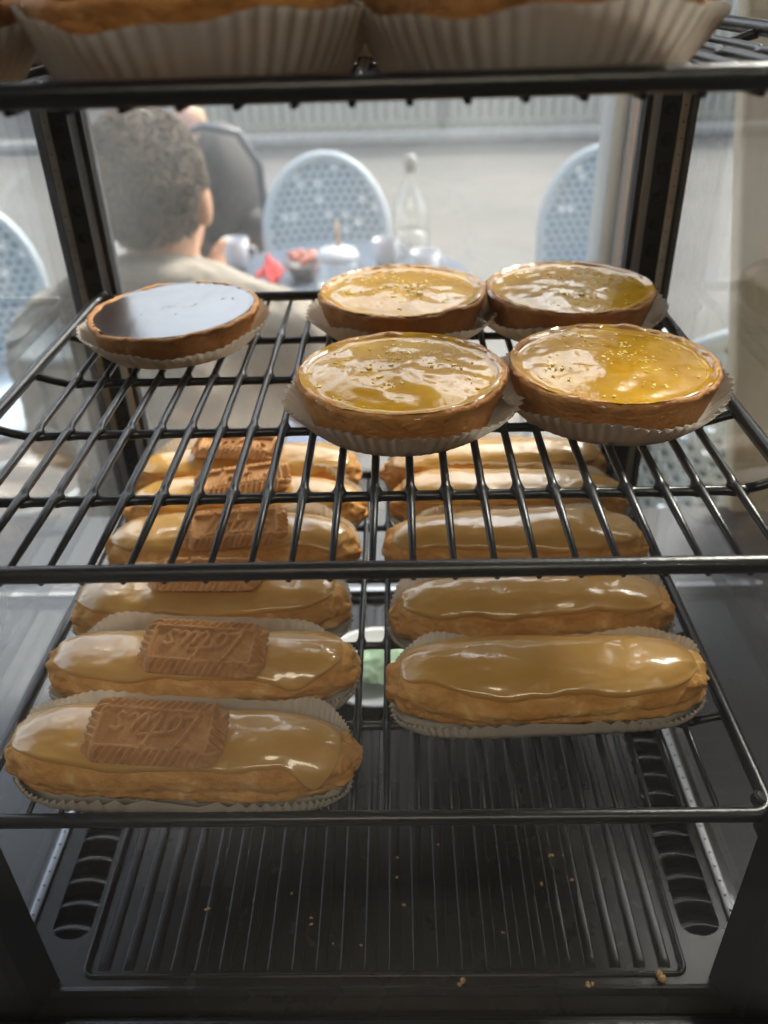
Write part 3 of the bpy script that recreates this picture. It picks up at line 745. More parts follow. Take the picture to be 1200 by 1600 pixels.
def biscuit(seed):
    hw, hh, T = 2.12, 1.03, 0.27
    nx, ny = 190, 100
    gx = np.linspace(-1, 1, nx); gy = np.linspace(-1, 1, ny); X, Y = np.meshgrid(gx, gy)
    px, py = np.abs(X)*hw, np.abs(Y)*hh; rcn = 0.55
    a = np.clip((px-(hw-rcn))/rcn, 0, 1); b = np.clip((py-(hh-rcn))/rcn, 0, 1)
    mk = (a > 0) & (b > 0)
    a2 = np.where(mk, a*np.sqrt(1-b*b/2), a); b2 = np.where(mk, b*np.sqrt(1-a*a/2), b)
    px = np.where(px > hw-rcn, hw-rcn+a2*rcn, px); py = np.where(py > hh-rcn, hh-rcn+b2*rcn, py)
    x = np.sign(X)*px; y = np.sign(Y)*py
    # signed distance to the edge of a rounded rectangle
    qx, qy = px-(hw-rcn), py-(hh-rcn)
    d = -(np.hypot(np.maximum(qx, 0), np.maximum(qy, 0)) + np.minimum(np.maximum(qx, qy), 0) - rcn)
    # arc position for the fluted border
    per = np.where(hh-py < hw-px, x*np.sign(y), hw*np.sign(x)+(-y)*np.sign(x)+0*x)
    ang = np.arctan2(y, x); pos = np.where((hh-py) < (hw-px), x*np.sign(y+1e-9), -y*np.sign(x+1e-9))
    corner = (qx > 0) & (qy > 0)
    pos = np.where(corner, ang*0.9, pos)
    fl = np.sin((pos+0.55*d)*2*np.pi/0.235)
    z = np.full_like(x, T)
    bw = 0.40
    tt = np.clip(d/bw, 0, 1)
    z -= 0.22*(1-tt)**1.3
    z += 0.085*fl*np.sin(np.pi*np.clip(tt*1.02, 0, 1))**0.6*(tt < 0.98)
    inner = d-bw
    z += 0.055*np.exp(-((inner-0.02)/0.06)**2)
    z -= 0.11*np.clip((inner-0.06)/0.07, 0, 1)
    D = np.full_like(x, 9.0)
    for l in strokes():
        for (x0, y0), (x1, y1) in zip(l[:-1], l[1:]):
            ex, ey = x1-x0, y1-y0; L2 = ex*ex+ey*ey
            t = np.clip(((x-x0)*ex+(y-y0)*ey)/L2, 0, 1); D = np.minimum(D, np.hypot(x-x0-t*ex, y-y0-t*ey))
    z += 0.17*np.sqrt(np.clip(1-(D/0.092)**2, 0, 1))
    rng = np.random.default_rng(seed)
    z += rng.normal(0, 0.006, x.shape)
    # fluted outline
    k = np.clip(1-d/0.12, 0, 1)
    x = x*(1+0.014*k*fl); y = y*(1+0.022*k*fl)
    V = [(float(p), float(q), float(r)) for p, q, r in zip(x.ravel(), y.ravel(), z.ravel())]; F = []
    for j in range(ny-1):
        for i in range(nx-1): F.append((j*nx+i, j*nx+i+1, (j+1)*nx+i+1, (j+1)*nx+i))
    loop = [i for i in range(nx)] + [j*nx+nx-1 for j in range(1, ny)] + [(ny-1)*nx+i for i in range(nx-2, -1, -1)] + [j*nx for j in range(ny-2, 0, -1)]
    o = len(V); V += [(V[i][0]*0.985, V[i][1]*0.985, 0.0) for i in loop]; n = len(loop)
    for i in range(n): F.append((loop[(i+1) % n], loop[i], o+i, o+(i+1) % n))
    F.append(tuple(o+i for i in range(n-1, -1, -1)))
    return (V, F)
bm_ = mesh('biscuit', biscuit(3)); bm_.materials.append(MAT['biscuit'])
BI = [(-0.45, -0.30, -4.5, 180, -18), (0.40, -0.42, -5.0, 180, -18), (0.05, 0.30, -1.5, 0, 2), (0.35, -0.50, 5.0, 0, -16), (0.0, -0.10, 12.0, 0, -8), (-0.3, -0.1, -7.0, 0, -3)]
for i, (dx, dy, a, flip, tl) in enumerate(BI):
    x, y, ea, sd_ = ecl[i]
    top = ec_point(dx/HL, math.pi/2, sd_, 0.14, 0.45).z
    z = EZ+0.03+top+0.10 - 0.10*abs(dy)
    m = Matrix.Rotation(R_(-tl), 4, 'X') @ Matrix.Rotation(R_(a+flip), 4, 'Z')
    o = obj('biscuit', bm_, None, None, (x+dx, y+dy, z), m.to_euler(), label=f'embossed brown biscuit lying on the {ORD[i]} eclair of the left column', category='biscuit', group='biscuits on the left eclairs')

# ------------------------------------------------------------------ things under the lowest shelf: cloth on dish, crumbs
dish = thing('dish', 'shallow white dish lying on the tray under the lowest shelf', 'dish', (8.35, 14.3, BZ-0.05))
obj('dish_body', lathe([(0, 0.02), (1.7, 0.02), (2.0, 0.08), (2.7, 0.50), (2.85, 0.60), (2.80, 0.66), (2.6, 0.56), (1.9, 0.16), (0, 0.12)], 48, False, False), plain('white_ceramic', (0.72, 0.72, 0.70), 0.2), dish)
cl = ([], []); n = 28
for i in range(n+1):
    for j in range(n+1):
        x, y = -1.5+3.0*i/n, -1.3+2.6*j/n
        cl[0].append((x, y, 0.62+0.28*fb((x*0.8+3, y*0.8, 1), 3)+0.35*math.exp(-(x*x+y*y)/2.0)))
for i in range(n):
    for j in range(n): a = i*(n+1)+j; cl[1].append((a, a+n+1, a+n+2, a+1))
obj('folded_napkin', cl, plain('pale_green_cloth', (0.30, 0.42, 0.27), 0.85, bmp=(300, 0.3, 0.001, 3)), None, (8.35, 14.3, BZ-0.2), label='pale green napkin heaped in the white dish', category='napkin')
def crumb(u, v, w, s, seed, label, group):
    rng = random.Random(seed); A = ([], [])
    for _ in range(3):
        c = (rng.gauss(0, s*0.5), rng.gauss(0, s*0.5), s*0.45)
        B = ball(c, s*rng.uniform(0.45, 0.8), 8, 6); add(A, ([(p[0]+rng.gauss(0, s*.08), p[1]+rng.gauss(0, s*.08), p[2]+rng.gauss(0, s*.06)) for p in B[0]], B[1]))
    obj('crumb', A, MAT['crumb'], None, (u, v, w), label=label, category='crumb', group=group)
CG = 'crumbs fallen on the tray'
crumb(11.5, -0.93, BZ+0.0, 0.14, 1, 'pale crumb on the front lip of the tray, left of the other two there', CG)
crumb(15.85, -0.93, BZ+0.0, 0.14, 2, 'flat pale crumb on the front lip of the tray, between two others', CG)
crumb(18.35, -0.80, BZ+0.0, 0.22, 3, 'largest pale crumb at the right of the front lip of the tray', CG)
rng = random.Random(9)
for k, (x, y) in enumerate([(9.3, 3.2), (9.35, 4.0), (11.0, 4.6), (15.4, 4.1), (15.9, 4.15), (14.9, 2.9), (16.0, 3.0), (5.3, 2.6), (6.1, 1.6), (6.15, 1.35), (7.0, .6), (8.0, .55), (2.2, 1.9), (13.2, 1.0), (9.6, 2.1)]):
    crumb(x, y, BZ-0.16 + (0.09 if abs((x-PX0-0.62)/((PX1-PX0-1.24)/(NR-1)) - round((x-PX0-0.62)/((PX1-PX0-1.24)/(NR-1)))) < 0.2 else 0), rng.uniform(0.035, 0.07), 20+k, 'tiny crumb scattered on the ribbed black tray', CG)

# ------------------------------------------------------------------ outside, in metres
OUT = dict(s=1)
# far facade across the street
fac = thing('shop_facade', 'cream shop facade far across the street', 'building', (3, 14, G), s=1)
mcream = plain('cream_render', (0.36, 0.24, 0.11), 0.85, var=(0.8, 0.12))
obj('wall', box(-15, 15, 0, 0.5, 0, 4.9), mcream, fac, s=1, smooth=False)
obj('plinth', box(-15, 15, -0.08, -0.003, 0, 0.45), plain('grey_plinth', (0.33, 0.30, 0.27), 0.8), fac, s=1, smooth=False)
mpink = plain('pink_panel', (0.70, 0.30, 0.24), 0.6, var=(2, 0.3)); mpal = plain('pale_panel', (0.80, 0.66, 0.42), 0.6, var=(2, 0.2))
mdark = plain('dark_pane', (0.05, 0.06, 0.07), 0.1)
for k in range(9):
    x = -13.5+3.0*k
    wf = obj('window', box(x, x+2.3, -0.10, -0.004, 0.55, 3.0), mpal if k % 2 else mpink, fac, s=1, smooth=False)
    for j in range(3): obj('pane', box(x+0.12+0.72*j, x+0.74+0.72*j, -0.13, -0.104, 0.7, 2.85), mdark if j != k % 3 else mpink, wf, s=1, smooth=False)
obj('reflected_storey', box(-4.6, 15, 0.004, 0.5, 4.9, 7.2), plain('brown_brick', (0.13, 0.075, 0.04), 0.85, var=(2, 0.25)), fac, s=1, smooth=False)  # unseen dark storey, added to shape the reflections in the tart glaze
mfr = plain('window_frame', (0.35, 0.30, 0.22), 0.5)
for k in range(8):  # windows of the added storey, breaking up those reflections
    x = -3.9+2.3*k
    wf = obj('window', box(x, x+1.1, -0.06, -0.004, 5.2, 6.8), mfr, fac, s=1, smooth=False)
    for j in range(2): obj('pane', box(x+0.07+0.5*j, x+0.53+0.5*j, -0.09, -0.064, 5.28, 6.72), mdark, wf, s=1, smooth=False)
# fence
fen = thing('slatted_fence', 'pale fence of upright slats along the far side of the paving', 'fence', (0.6, 8.55, G), s=1)
mfen = plain('pale_fence_paint', (0.46, 0.46, 0.41), 0.6, var=(3, 0.1))
slm = mesh('slat', bbox(-0.032, 0.032, -0.012, 0.012, 0.06, 1.15, 0.005, 1), 1); slm.materials.append(mfen)
for k in range(84): obj('slat', slm, None, fen, (-2.6+0.10*k, 0, 0), s=1)
for z in (0.10, 1.02): obj('rail', box(-2.7, 5.9, 0.014, 0.05, z, z+0.06), mfen, fen, s=1, smooth=False)
mpost = plain('grey_post', (0.25, 0.26, 0.25), 0.6)
for k in range(5): obj('post', bbox(-2.05+2.05*k-0.03, -2.05+2.05*k+0.03, -0.03, 0.05, 0, 1.22, 0.006, 1), mpost, fen, s=1)
obj('kerb', bbox(-12, 14, 8.30, 8.46, G, G+0.10, 0.02), plain('kerb_stone', (0.36, 0.35, 0.33), 0.85, var=(6, 0.15)), s=1, kind='structure')

# bistro chairs
mwick = plain('pale_blue_wicker', (0.46, 0.56, 0.64), 0.5)
mcane = plain('cane_frame', (0.48, 0.54, 0.58), 0.5)
def chair_meshes():
    hw, zt, zb = 0.185, 0.92, 0.47
    def wid(z):
        k = (z-0.70)/(zt-0.70)
        return hw*(1.0-0.06*(0.7-z)/0.25) if z < 0.70 else hw*math.sqrt(max(0, 1-k*k))
    DV = []; DF = []; V = []; F = []; cw, ch = 0.0265, 0.0225; row = 0; z = zb
    def pt(x, z): return (x, 0.05*(1-(x/hw)**2)*0.8 + 0.10*(z-0.45), z)
    while z < zt:
        w_ = wid(min(zt, z+ch/2)); x0 = -0.27+(row % 2)*cw/2
        for i in range(27):
            x = x0+i*cw
            if abs(x+cw/2) > w_-0.004: continue
            o = len(V); cx, cz = x+cw/2, z+ch/2
            for a, b in ((0, 0), (.5, 0), (1, 0), (1, .5), (1, 1), (.5, 1), (0, 1), (0, .5)): V.append(pt(x+a*cw, z+b*ch))
            for k in range(8):
                an = R_(-135+45*k); V.append(pt(cx+0.0078*math.cos(an), cz+0.0070*math.sin(an)))
            for k in range(8): F.append((o+k, o+(k+1) % 8, o+8+(k+1) % 8, o+8+k))
            if random.Random(o).random() < 0.93:
                q = len(DV); DV += [tuple(Vector(V[o+8+k])+Vector((0, 0.004, 0))) for k in range(8)]; DF.append(tuple(range(q, q+8)))
        z += ch; row += 1
    back = (V, F); dark = (DV, DF)
    P = []
    for i in range(41):
        t = i/40
        if t < 0.3: zz = 0.44+(0.70-0.44)*t/0.3; xx = -wid(zz)
        elif t > 0.7: zz = 0.44+(0.70-0.44)*(1-t)/0.3; xx = wid(zz)
        else:
            a = math.pi*(1-(t-0.3)/0.4); xx = hw*math.cos(a); zz = 0.70+(zt-0.70)*math.sin(a)
        P.append((xx, 0.04*(1-(xx/hw)**2)+0.10*(zz-0.45), zz))
    rim = tube(P, 0.014, 8)
    seat = ([], [])
    add(seat, xf(lathe([(0, 0.43), (0.17, 0.43), (0.205, 0.435), (0.215, 0.45), (0.205, 0.465), (0.17, 0.47), (0, 0.462)], 32, False, False), Matrix.Translation((0, -0.16, 0))))
    legs = [tube([(sx*0.17, sy, 0.44), (sx*0.19, sy+dy*0.5, 0.2), (sx*0.20, sy+dy, 0.0)], [0.015, 0.014, 0.013], 8) for sx in (-1, 1) for sy, dy in ((0.0, 0.06), (-0.32, -0.04))]
    ring = tube([(0.17*math.cos(a), -0.16+0.16*math.sin(a), 0.2) for a in [i*math.pi/10 for i in range(20)]], 0.008, 6, True)
    return back, rim, seat, legs, ring, dark
cb, crim, cs, cl4, cring, cdk = chair_meshes()
CM = [mesh('woven_back', cb, 1), mesh('back_rim', crim, 1), mesh('seat', cs, 1), [mesh('leg', l, 1) for l in cl4], mesh('stretcher_ring', cring, 1)]
for q, m in ((CM[0], mwick), (CM[1], mcane), (CM[2], mwick), (CM[4], mcane)): q.materials.append(m)
for q in CM[3]: q.materials.append(mcane)
dkm = mesh('dark_weave', cdk, 1); dkm.materials.append(plain('teal_strands', (0.075, 0.105, 0.125), 0.6))
def chair(x, y, rz, label):
    t = thing('bistro_chair', label, 'chair', (x, y, G), (0, 0, R_(rz)), s=1, group='pale blue bistro chairs on the terrace')
    b = obj('woven_back', CM[0], None, t, s=1); md = b.modifiers.new('thick', 'SOLIDIFY'); md.thickness = 0.006
    obj('dark_weave', dkm, None, t, s=1)
    obj('back_rim', CM[1], None, t, s=1); obj('seat', CM[2], None, t, s=1); obj('stretcher_ring', CM[4], None, t, s=1)
    for l in CM[3]: obj('leg', l, None, t, s=1)
    return t
chair(-0.078, 2.38, 4, 'pale blue woven bistro chair across the table, behind the red napkin')
chair(0.765, 2.38, -8, 'pale blue woven bistro chair half hidden by the window mullion')
chair(-0.985, 1.90, 25, 'pale blue woven bistro chair at the left picture edge behind the left glass')
chair(0.72, 1.02, 160, 'pale blue woven bistro chair low behind the right side glass')

# bistro table
TX, TY, TZ = -0.02, 1.93, G+0.715
tb = thing('bistro_table', 'round blue grey bistro table in front of the seated person', 'table', (TX, TY, G), s=1)
obj('table_top', lathe([(0, 0.69), (0.33, 0.69), (0.345, 0.70), (0.345, 0.71), (0.335, 0.715), (0, 0.715)], 48, False, False), plain('blue_grey_top', (0.11, 0.135, 0.18), 0.3), tb, s=1)
obj('column', lathe([(0.03, 0.03), (0.025, 0.4), (0.03, 0.69)], 16), MAT['frame'], tb, s=1)
obj('foot', lathe([(0.21, 0.0), (0.21, 0.015), (0.05, 0.04), (0.03, 0.06)], 24), MAT['frame'], tb, s=1)
mwhite = plain('white_porcelain', (0.55, 0.56, 0.60), 0.25)
bo = thing('glass_carafe', 'clear glass carafe with stopper standing on the table', 'carafe', (0.172, 1.95, TZ), s=1)
obj('glass_body', lathe([(0.0, 0.004), (0.044, 0.004), (0.048, 0.02), (0.048, 0.14), (0.040, 0.175), (0.020, 0.215), (0.014, 0.235), (0.016, 0.262)], 24, False, False), MAT['glass_clear'], bo, s=1)
obj('stopper', lathe([(0.012, 0.25), (0.014, 0.262), (0.018, 0.275), (0.010, 0.29), (0, 0.292)], 16, True, False), plain('stopper', (0.35, 0.34, 0.3), 0.15), bo, s=1)
obj('water', lathe([(0.0, 0.006), (0.042, 0.006), (0.045, 0.02), (0.045, 0.11), (0, 0.11)], 24, False, False), mat_glass('water', 0.01, 8, gain=1.5), bo, s=1)
for x, y, lb in ((-0.295, 2.02, 'white cup on the table left of the red napkin'), (0.107, 1.98, 'white cup on the table just left of the carafe'), (0.205, 1.86, 'white cup on the table in front of the carafe')):
    c = thing('cup', lb, 'cup', (x, y, TZ), s=1, group='white cups on the table')
    obj('bowl', lathe([(0, 0.003), (0.024, 0.003), (0.032, 0.03), (0.036, 0.08), (0.033, 0.08), (0.028, 0.03), (0, 0.01)], 24, False, False), mwhite, c, s=1)
    obj('handle', tube([(0.034, 0, 0.062), (0.052, 0, 0.055), (0.053, 0, 0.035), (0.032, 0, 0.025)], 0.004, 6), mwhite, c, s=1)
na = ([], []); n = 20
for i in range(n+1):
    for j in range(n+1):
        x, y = -0.045+0.09*i/n, -0.04+0.08*j/n
        na[0].append((x*(0.75+0.3*fb((y*30, 1, 2), 2)), y, max(0.003, 0.03+0.05*math.exp(-(x*x+y*y)/0.0006)+0.03*fb((x*28, y*28, 4), 3))))
for i in range(n):
    for j in range(n): a = i*(n+1)+j; na[1].append((a, a+n+1, a+n+2, a+1))
o = obj('red_napkin', na, plain('red_paper', (0.62, 0.06, 0.06), 0.8), None, (-0.185, 1.86, TZ), s=1, label='crumpled red napkin on the bistro table', category='napkin'); o.modifiers.new('t', 'SOLIDIFY').thickness = 0.002
bw = thing('food_bowl', 'small bowl of reddish food beside the red napkin', 'bowl', (-0.105, 1.93, TZ), s=1)
obj('bowl_body', lathe([(0, 0.003), (0.03, 0.003), (0.055, 0.04), (0.052, 0.042), (0.03, 0.012), (0, 0.012)], 24, False, False), plain('grey_bowl', (0.16, 0.15, 0.16), 0.4), bw, s=1)
fd = ([], []); rng = random.Random(4)
for _ in range(26):
    a, r = rng.uniform(0, 6.28), 0.04*rng.random()**.5; add(fd, ball((r*math.cos(a), r*math.sin(a), 0.045+rng.uniform(0, .012)), rng.uniform(.008, .014), 8, 6))
obj('food', fd, plain('red_berries', (0.50, 0.16, 0.10), 0.5, var=(40, 0.6)), bw, s=1, kind='stuff')
jr = thing('glass_jar', 'round glass jar with pale lid and stick on the table', 'jar', (-0.01, 1.82, TZ), s=1)
obj('jar_body', lathe([(0, 0.003), (0.05, 0.003), (0.062, 0.02), (0.064, 0.05), (0.052, 0.075), (0.05, 0.082)], 28, False, False), MAT['glass_clear'], jr, s=1)
obj('lid', lathe([(0.052, 0.08), (0.054, 0.088), (0.045, 0.10), (0.02, 0.108), (0, 0.11)], 24, True, False), mwhite, jr, s=1)
obj('stick', tube([(0.005, 0, 0.105), (0.0, 0.01, 0.165)], 0.005, 6), plain('wood_stick', (0.5, 0.33, 0.2), 0.7), jr, s=1)
# window mullion and a solid board standing in for a reflection in the right glass
mu = thing('window_mullion', 'upright pale window mullion behind the right back post', 'mullion', (0.347, 0.60, G), s=1)
obj('outer_strip', bbox(-0.013, 0.000, 0.0, 0.05, 0, 2.70, 0.002, 1), plain('pale_grey_trim', (0.60, 0.60, 0.57), 0.4), mu, s=1)
obj('inner_strip', bbox(0.0005, 0.016, -0.012, 0.05, 0, 2.70, 0.002, 1), plain('taupe_trim', (0.42, 0.34, 0.29), 0.5), mu, s=1)
def mat_reflection():
    m, t, b = nodes('reflection_beige'); nz, rp, _ = ramp_noise(t, 3, [(0.3, (0.66, 0.54, 0.37)), (0.7, (0.80, 0.69, 0.50))], detail=8, mapping=(14, 14, 0.8)); t.links.new(rp.outputs[0], b.inputs['Base Color']); b.inputs['Roughness'].default_value = 0.6; return m
lb = obj('reflection_board', bbox(0, 0.62, 0, 0.022, 0, 1.62, 0.004), mat_reflection(), None, (0.615, 0.45, G), (0, R_(-9.8), 0), s=1, label='pale slanted board standing in for a reflection in the right side glass', category='board')

# stroller
st = thing('stroller', 'dark grey stroller with looped handle behind the seated person', 'stroller', (-0.47, 3.0, G), s=1)
mfab = plain('dark_grey_fabric', (0.055, 0.052, 0.052), 0.85, bmp=(90, 0.3, 0.004, 4)); mtub = plain('grey_tube', (0.10, 0.11, 0.13), 0.4)
obj('hood', (lambda A: ([(v[0], v[1], v[2]+0.012*fb((v[0]*9, v[1]*9, v[2]*9), 3)) for v in A[0]], A[1]))(ball((-0.04, 0.1, 0.68), (0.15, 0.22, 0.25), 24, 16)), mfab, st, s=1)
obj('seat_shell', bbox(-0.17, 0.13, -0.08, 0.35, 0.32, 0.66, 0.07, 4), mfab, st, s=1)
obj('handle', tube([(-0.17, -0.05, 0.45), (-0.165, -0.16, 0.80), (-0.13, -0.2, 0.93), (-0.03, -0.21, 0.965), (0.08, -0.2, 0.94), (0.135, -0.16, 0.83), (0.13, -0.10, 0.66), (0.11, -0.02, 0.42)], 0.014, 10), mtub, st, s=1)
for x in (-0.20, 0.16):
    for y in (-0.12, 0.38):
        wl = obj('wheel', xf(lathe([(0.02, -0.018), (0.085, -0.018), (0.09, -0.01), (0.09, 0.01), (0.085, 0.018), (0.02, 0.018)], 24), Matrix.Translation((x, y, 0.091)) @ Matrix.Rotation(R_(90), 4, 'Y')), MAT['seal'], st, s=1)
for x in (-0.17, 0.13):
    obj('frame_tube', tube([(x, -0.12, 0.09), (x, 0.1, 0.40), (x, -0.03, 0.5)], 0.012, 8), mtub, st, s=1); obj('frame_tube', tube([(x, 0.38, 0.09), (x, 0.1, 0.40)], 0.012, 8), mtub, st, s=1)

# ------------------------------------------------------------------ people
mskin = plain('skin', (0.50, 0.27, 0.17), 0.55)
def remesh(o, vox, disp=None):
    md = o.modifiers.new('fuse', 'REMESH'); md.mode = 'VOXEL'; md.voxel_size = vox; md.use_smooth_shade = True
    sm = o.modifiers.new('soft', 'SMOOTH'); sm.iterations = 6; sm.factor = 0.5
def head(A, c, r, rz=0.0):
    # skull, jaw, face, ears; face looks along +Y before rotation
    m = Matrix.Translation(c) @ Matrix.Rotation(rz, 4, 'Z')
    B = ([], [])
    add(B, ball((0, -0.012*r/0.085, 0.02*r/0.085), (r*0.90, r*1.10, r*1.12), 24, 18))
    k = r/0.085
    add(B, ball((0, 0.028*k, -0.045*k), (0.058*k, 0.062*k, 0.070*k), 18, 12))
    add(B, ball((0, 0.062*k, -0.088*k), (0.026*k, 0.022*k, 0.020*k), 12, 8))
    add(B, cap_chain([(0, 0.088*k, 0.005*k), (0, 0.106*k, -0.030*k)], [0.008*k, 0.014*k], 8))
    add(B, ball((0, 0.088*k, -0.062*k), (0.022*k, 0.010*k, 0.007*k), 10, 6))
    for s in (-1, 1):
        add(B, ball((s*0.080*k, -0.006*k, -0.012*k), (0.010*k, 0.020*k, 0.034*k), 12, 10))
        add(B, ball((s*0.030*k, 0.080*k, 0.006*k), (0.013*k, 0.010*k, 0.008*k), 10, 6))
    add(A, xf(B, m))
def hand(A, wrist, d, side, curl=0.5, s=1.0):
    # palm plus four fingers and a thumb, d = finger direction, side = across the palm
    d = Vector(d).normalized(); side = Vector(side); side = (side - d*side.dot(d)).normalized(); nrm = d.cross(side)
    w0 = Vector(wrist)
    add(A, cap_chain([w0, w0+d*0.045*s], [0.022*s, 0.026*s], 10))
    for i, L in enumerate((0.066, 0.076, 0.070, 0.054)):
        b = w0+d*0.075*s+side*(0.033-0.022*i)*s
        add(A, cap_chain([w0+d*0.03*s+side*(0.02-0.014*i)*s, b], [0.013*s, 0.010*s], 8))
        p = b; dd = d.copy()
        for j in range(3):
            dd = (dd + nrm*curl*0.45).normalized(); q = p+dd*L*s*(0.45, 0.32, 0.23)[j]
            add(A, cap_chain([p, q], [0.0095*s-0.0008*j, 0.0088*s-0.0008*j], 8)); p = q
    b = w0+d*0.02*s+side*0.025*s
    m1 = b+side*0.028*s+d*0.022*s+nrm*0.01*s; m2 = m1+d*0.028*s+nrm*0.010*s+side*0.006*s
    add(A, cap_chain([b, m1, m2], [0.013*s, 0.011*s, 0.009*s], 8))
def person_seated():
    hx, hy, hz = -0.226, 1.06, -0.100
    t = thing('person', 'seated person in a beige jacket with short dark curly hair, seen from behind', 'person', (-0.225, 1.03, G), s=1)
    def L(x, y, z): return (x+0.225, y-1.03, z-G)
    A = ([], [])
    head(A, L(hx, hy+0.01, hz), 0.087, R_(-9))
    add(A, cap_chain([L(-0.215, 1.06, -0.13), L(-0.225, 1.035, -0.24)], [0.052, 0.060], 14))
    # trunk
    add(A, cap_chain([L(-0.225, 1.03, -0.32), L(-0.225, 1.01, -0.50), L(-0.225, 0.99, -0.68)], [0.13, 0.135, 0.14], 16))
    sh = [(-0.40, 1.03, -0.30), (-0.05, 1.03, -0.30)]
    add(A, cap_chain([L(*sh[0]), L(*sh[1])], [0.062, 0.062], 12))
    # left arm down to the table, right arm raised to the cheek
    add(A, cap_chain([L(*sh[0]), L(-0.47, 1.13, -0.52), L(-0.36, 1.40, -0.47)], [0.055, 0.045, 0.030], 12)); hand(A, L(-0.35, 1.43, -0.467), (0.3, 1, 0), (1, -0.3, 0), 0.4)
    add(A, cap_chain([L(*sh[1]), L(-0.02, 1.22, -0.50), L(-0.165, 1.205, -0.315)], [0.055, 0.045, 0.028], 12)); hand(A, L(-0.168, 1.20, -0.30), (-0.08, -0.25, 1), (-0.3, -1, 0), 0.7, 0.8)
    for s in (-1, 1):
        add(A, cap_chain([L(-0.225+s*0.09, 1.0, -0.70), L(-0.225+s*0.12, 1.42, -0.70), L(-0.225+s*0.12, 1.40, -1.13)], [0.085, 0.062, 0.042], 12))
        add(A, cap_chain([L(-0.225+s*0.12, 1.38, G+0.045), L(-0.225+s*0.13, 1.56, G+0.035)], [0.043, 0.034], 10))
    b = obj('body', A, mskin, t, s=1); remesh(b, 0.0065)
    # jacket
    J = ([], [])
    add(J, cap_chain([L(-0.225, 1.02, -0.27), L(-0.225, 1.02, -0.40), L(-0.225, 1.00, -0.55), L(-0.225, 0.98, -0.74)], [0.095, 0.165, 0.175, 0.18], 20))
    add(J, cap_chain([L(-0.39, 1.03, -0.31), L(-0.225, 1.02, -0.245), L(-0.06, 1.03, -0.31)], [0.082, 0.085, 0.082], 16))
    add(J, cap_chain([L(-0.40, 1.03, -0.32), L(-0.475, 1.13, -0.525), L(-0.37, 1.38, -0.473)], [0.085, 0.070, 0.048], 14))
    add(J, cap_chain([L(-0.05, 1.03, -0.32), L(-0.015, 1.225, -0.51), L(-0.16, 1.21, -0.345)], [0.085, 0.070, 0.046], 14))
    add(J, tube([tuple(L(-0.222+0.078*math.cos(a), 1.035+0.078*math.sin(a), -0.215-0.02*math.sin(a))) for a in [i*math.pi/12 for i in range(24)]], 0.020, 10, True))
    m, tt, bb = nodes('beige_jacket'); nz, rp, _ = ramp_noise(tt, 30, [(0.3, (0.21, 0.185, 0.15)), (0.7, (0.28, 0.25, 0.21))]); tt.links.new(rp.outputs[0], bb.inputs['Base Color']); bb.inputs['Roughness'].default_value = 0.9
    bp = bump(tt, bb, 7, 0.9, 0.05, 3); bump(tt, bb, 400, 0.3, 0.002, 2, prev=bp)
    j = obj('jacket', J, m, t, s=1); remesh(j, 0.008)
    tx = bpy.data.textures.new('folds', 'CLOUDS'); tx.noise_scale = 0.14; md = j.modifiers.new('folds', 'DISPLACE'); md.texture = tx; md.strength = 0.035; md.texture_coords = 'LOCAL'
    # trousers and shoes
    T = ([], [])
    for s in (-1, 1):
        add(T, cap_chain([L(-0.225+s*0.09, 0.99, -0.70), L(-0.225+s*0.12, 1.43, -0.70), L(-0.225+s*0.12, 1.40, -1.10)], [0.105, 0.080, 0.062], 14))
    add(T, cap_chain([L(-0.30, 0.98, -0.70), L(-0.15, 0.98, -0.70)], [0.115, 0.115], 14))
    q = obj('trousers', T, plain('blue_denim', (0.07, 0.10, 0.17), 0.85), t, s=1); remesh(q, 0.009)
    for s in (-1, 1):
        e = obj('shoe', cap_chain([L(-0.225+s*0.12, 1.375, G+0.052), L(-0.225+s*0.13, 1.58, G+0.046)], [0.052, 0.045], 12), plain('dark_shoe', (0.03, 0.03, 0.03), 0.5), t, s=1)
    # hair: cap with a low hairline at the nape, made of curls
    H = ([], []); rng = random.Random(12)
    c = Vector(L(hx, hy, hz)); mr = Matrix.Rotation(R_(-9), 3, 'Z')
    for _ in range(4200):
        v = Vector((rng.gauss(0, 1), rng.gauss(0, 1), rng.gauss(0, 1))).normalized()
        if v.z < -0.66 or (v.y > 0.45 and v.z < 0.45) or (v.y > 0.1 and v.z < -0.15) or (abs(v.x) > 0.88 and v.z < -0.10 and v.y > -0.35): continue
        p = Vector((v.x*0.083, v.y*0.0975-0.013, v.z*0.0995+0.021))
        if v.z < -0.4: p *= 0.985
        tg = v.cross(Vector((rng.gauss(0.3, 1), rng.gauss(0, 1), rng.gauss(0, 1)))).normalized(); bi = v.cross(tg); L_ = rng.uniform(0.010, 0.022); cu = rng.uniform(-0.6, 0.6)
        P_ = [c+mr @ (p + tg*L_*q + bi*L_*cu*q*q + v*0.006*math.sin(q*2.6)) for q in (0, 0.5, 1)]
        add(H, tube(P_, [0.0011, 0.0013, 0.0006], 4))
    add(H, xf(ball((0, -0.014, 0.024), (0.083, 0.0975, 0.0995), 32, 24), Matrix.Translation(c) @ mr.to_4x4()))
    m, tt, bb = nodes('dark_brown_hair'); nz, rp, _ = ramp_noise(tt, 45, [(0.35, (0.022, 0.015, 0.010)), (0.65, (0.13, 0.095, 0.07))]); tt.links.new(rp.outputs[0], bb.inputs['Base Color']); bb.inputs['Roughness'].default_value = 0.7
    h = obj('hair', H, m, t, s=1)
person_seated()
sto = thing('stool', 'low wooden stool under the seated person', 'stool', (-0.225, 0.98, G), s=1)
mst = plain('stool_wood', (0.25, 0.15, 0.08), 0.6)
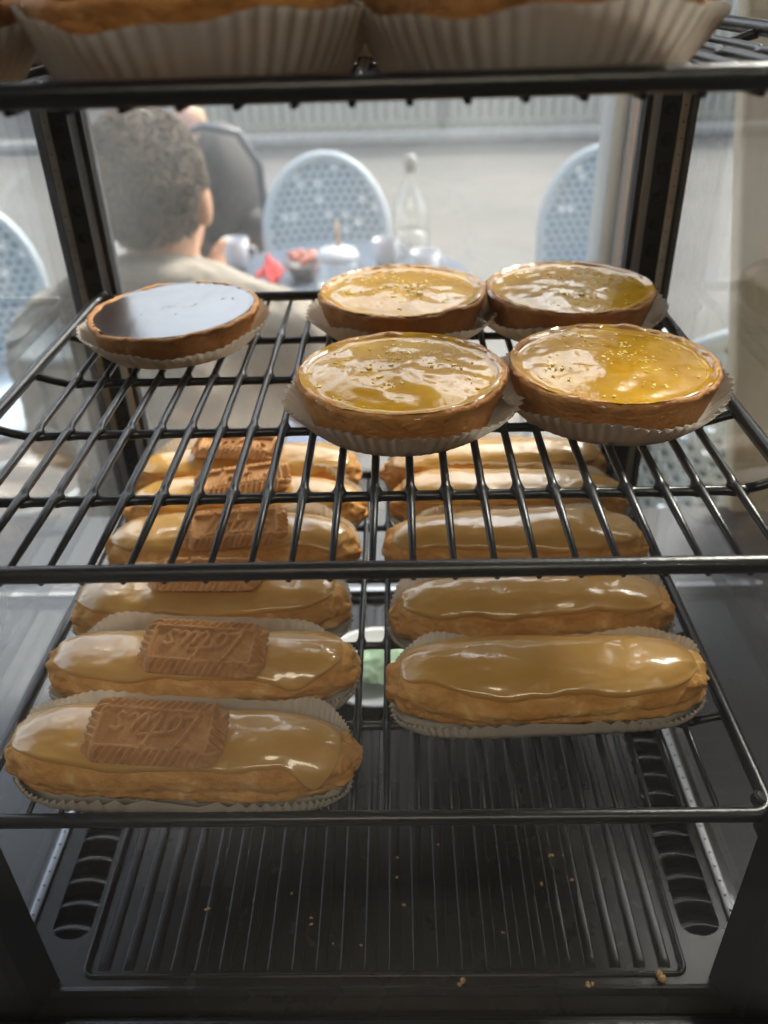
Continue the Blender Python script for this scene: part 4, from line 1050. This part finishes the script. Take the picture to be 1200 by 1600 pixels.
obj('seat', lathe([(0, 0.36), (0.16, 0.36), (0.17, 0.37), (0.17, 0.385), (0.16, 0.395), (0, 0.395)], 28, False, False), mst, sto, s=1)
for k in range(4):
    a = R_(45+90*k); obj('leg', tube([(0.11*math.cos(a), 0.11*math.sin(a), 0.362), (0.15*math.cos(a), 0.15*math.sin(a), 0.0)], 0.014, 8), mst, sto, s=1)
def child():
    cx, cyy = -0.665, 3.32
    t = thing('person', 'small fair person standing beyond, mostly hidden by the seated person', 'person', (cx, cyy, G), s=1)
    A = ([], [])
    head(A, (0, 0, 0.885), 0.068, R_(175))
    add(A, cap_chain([(0, 0, 0.82), (0, 0, 0.74)], [0.035, 0.045], 10)); add(A, cap_chain([(0, 0, 0.68), (0, 0, 0.50)], [0.085, 0.09], 12))
    for s in (-1, 1):
        add(A, cap_chain([(s*0.10, 0, 0.72), (s*0.14, -0.02, 0.58), (s*0.15, -0.06, 0.46)], [0.034, 0.027, 0.020], 10)); hand(A, (s*0.15, -0.065, 0.445), (0, -0.3, -1), (s, 0, 0), 0.3, 0.6)
        add(A, cap_chain([(s*0.05, 0, 0.46), (s*0.055, 0, 0.25), (s*0.055, 0, 0.05)], [0.055, 0.042, 0.030], 10)); add(A, cap_chain([(s*0.055, 0.01, 0.03), (s*0.06, -0.08, 0.026)], [0.03, 0.026], 8))
    add(A, cap_chain([(-0.1, 0, 0.72), (0.1, 0, 0.72)], [0.04, 0.04], 10))
    b = obj('body', A, plain('fair_skin', (0.62, 0.36, 0.28), 0.55), t, s=1); remesh(b, 0.006)
    J = cap_chain([(0, 0, 0.73), (0, 0, 0.60), (0, 0, 0.42)], [0.085, 0.11, 0.115], 14); add(J, cap_chain([(-0.1, 0, 0.72), (0.1, 0, 0.72)], [0.052, 0.052], 10))
    for s in (-1, 1): add(J, cap_chain([(s*0.10, 0, 0.72), (s*0.142, -0.02, 0.58), (s*0.15, -0.055, 0.475)], [0.046, 0.038, 0.030], 10))
    j = obj('jumper', J, plain('grey_jumper', (0.30, 0.31, 0.36), 0.9), t, s=1); remesh(j, 0.008)
    h = obj('hair', ball((0, 0.012, 0.905), (0.064, 0.074, 0.072), 18, 12), plain('fair_hair', (0.45, 0.28, 0.16), 0.7), t, s=1)
child()
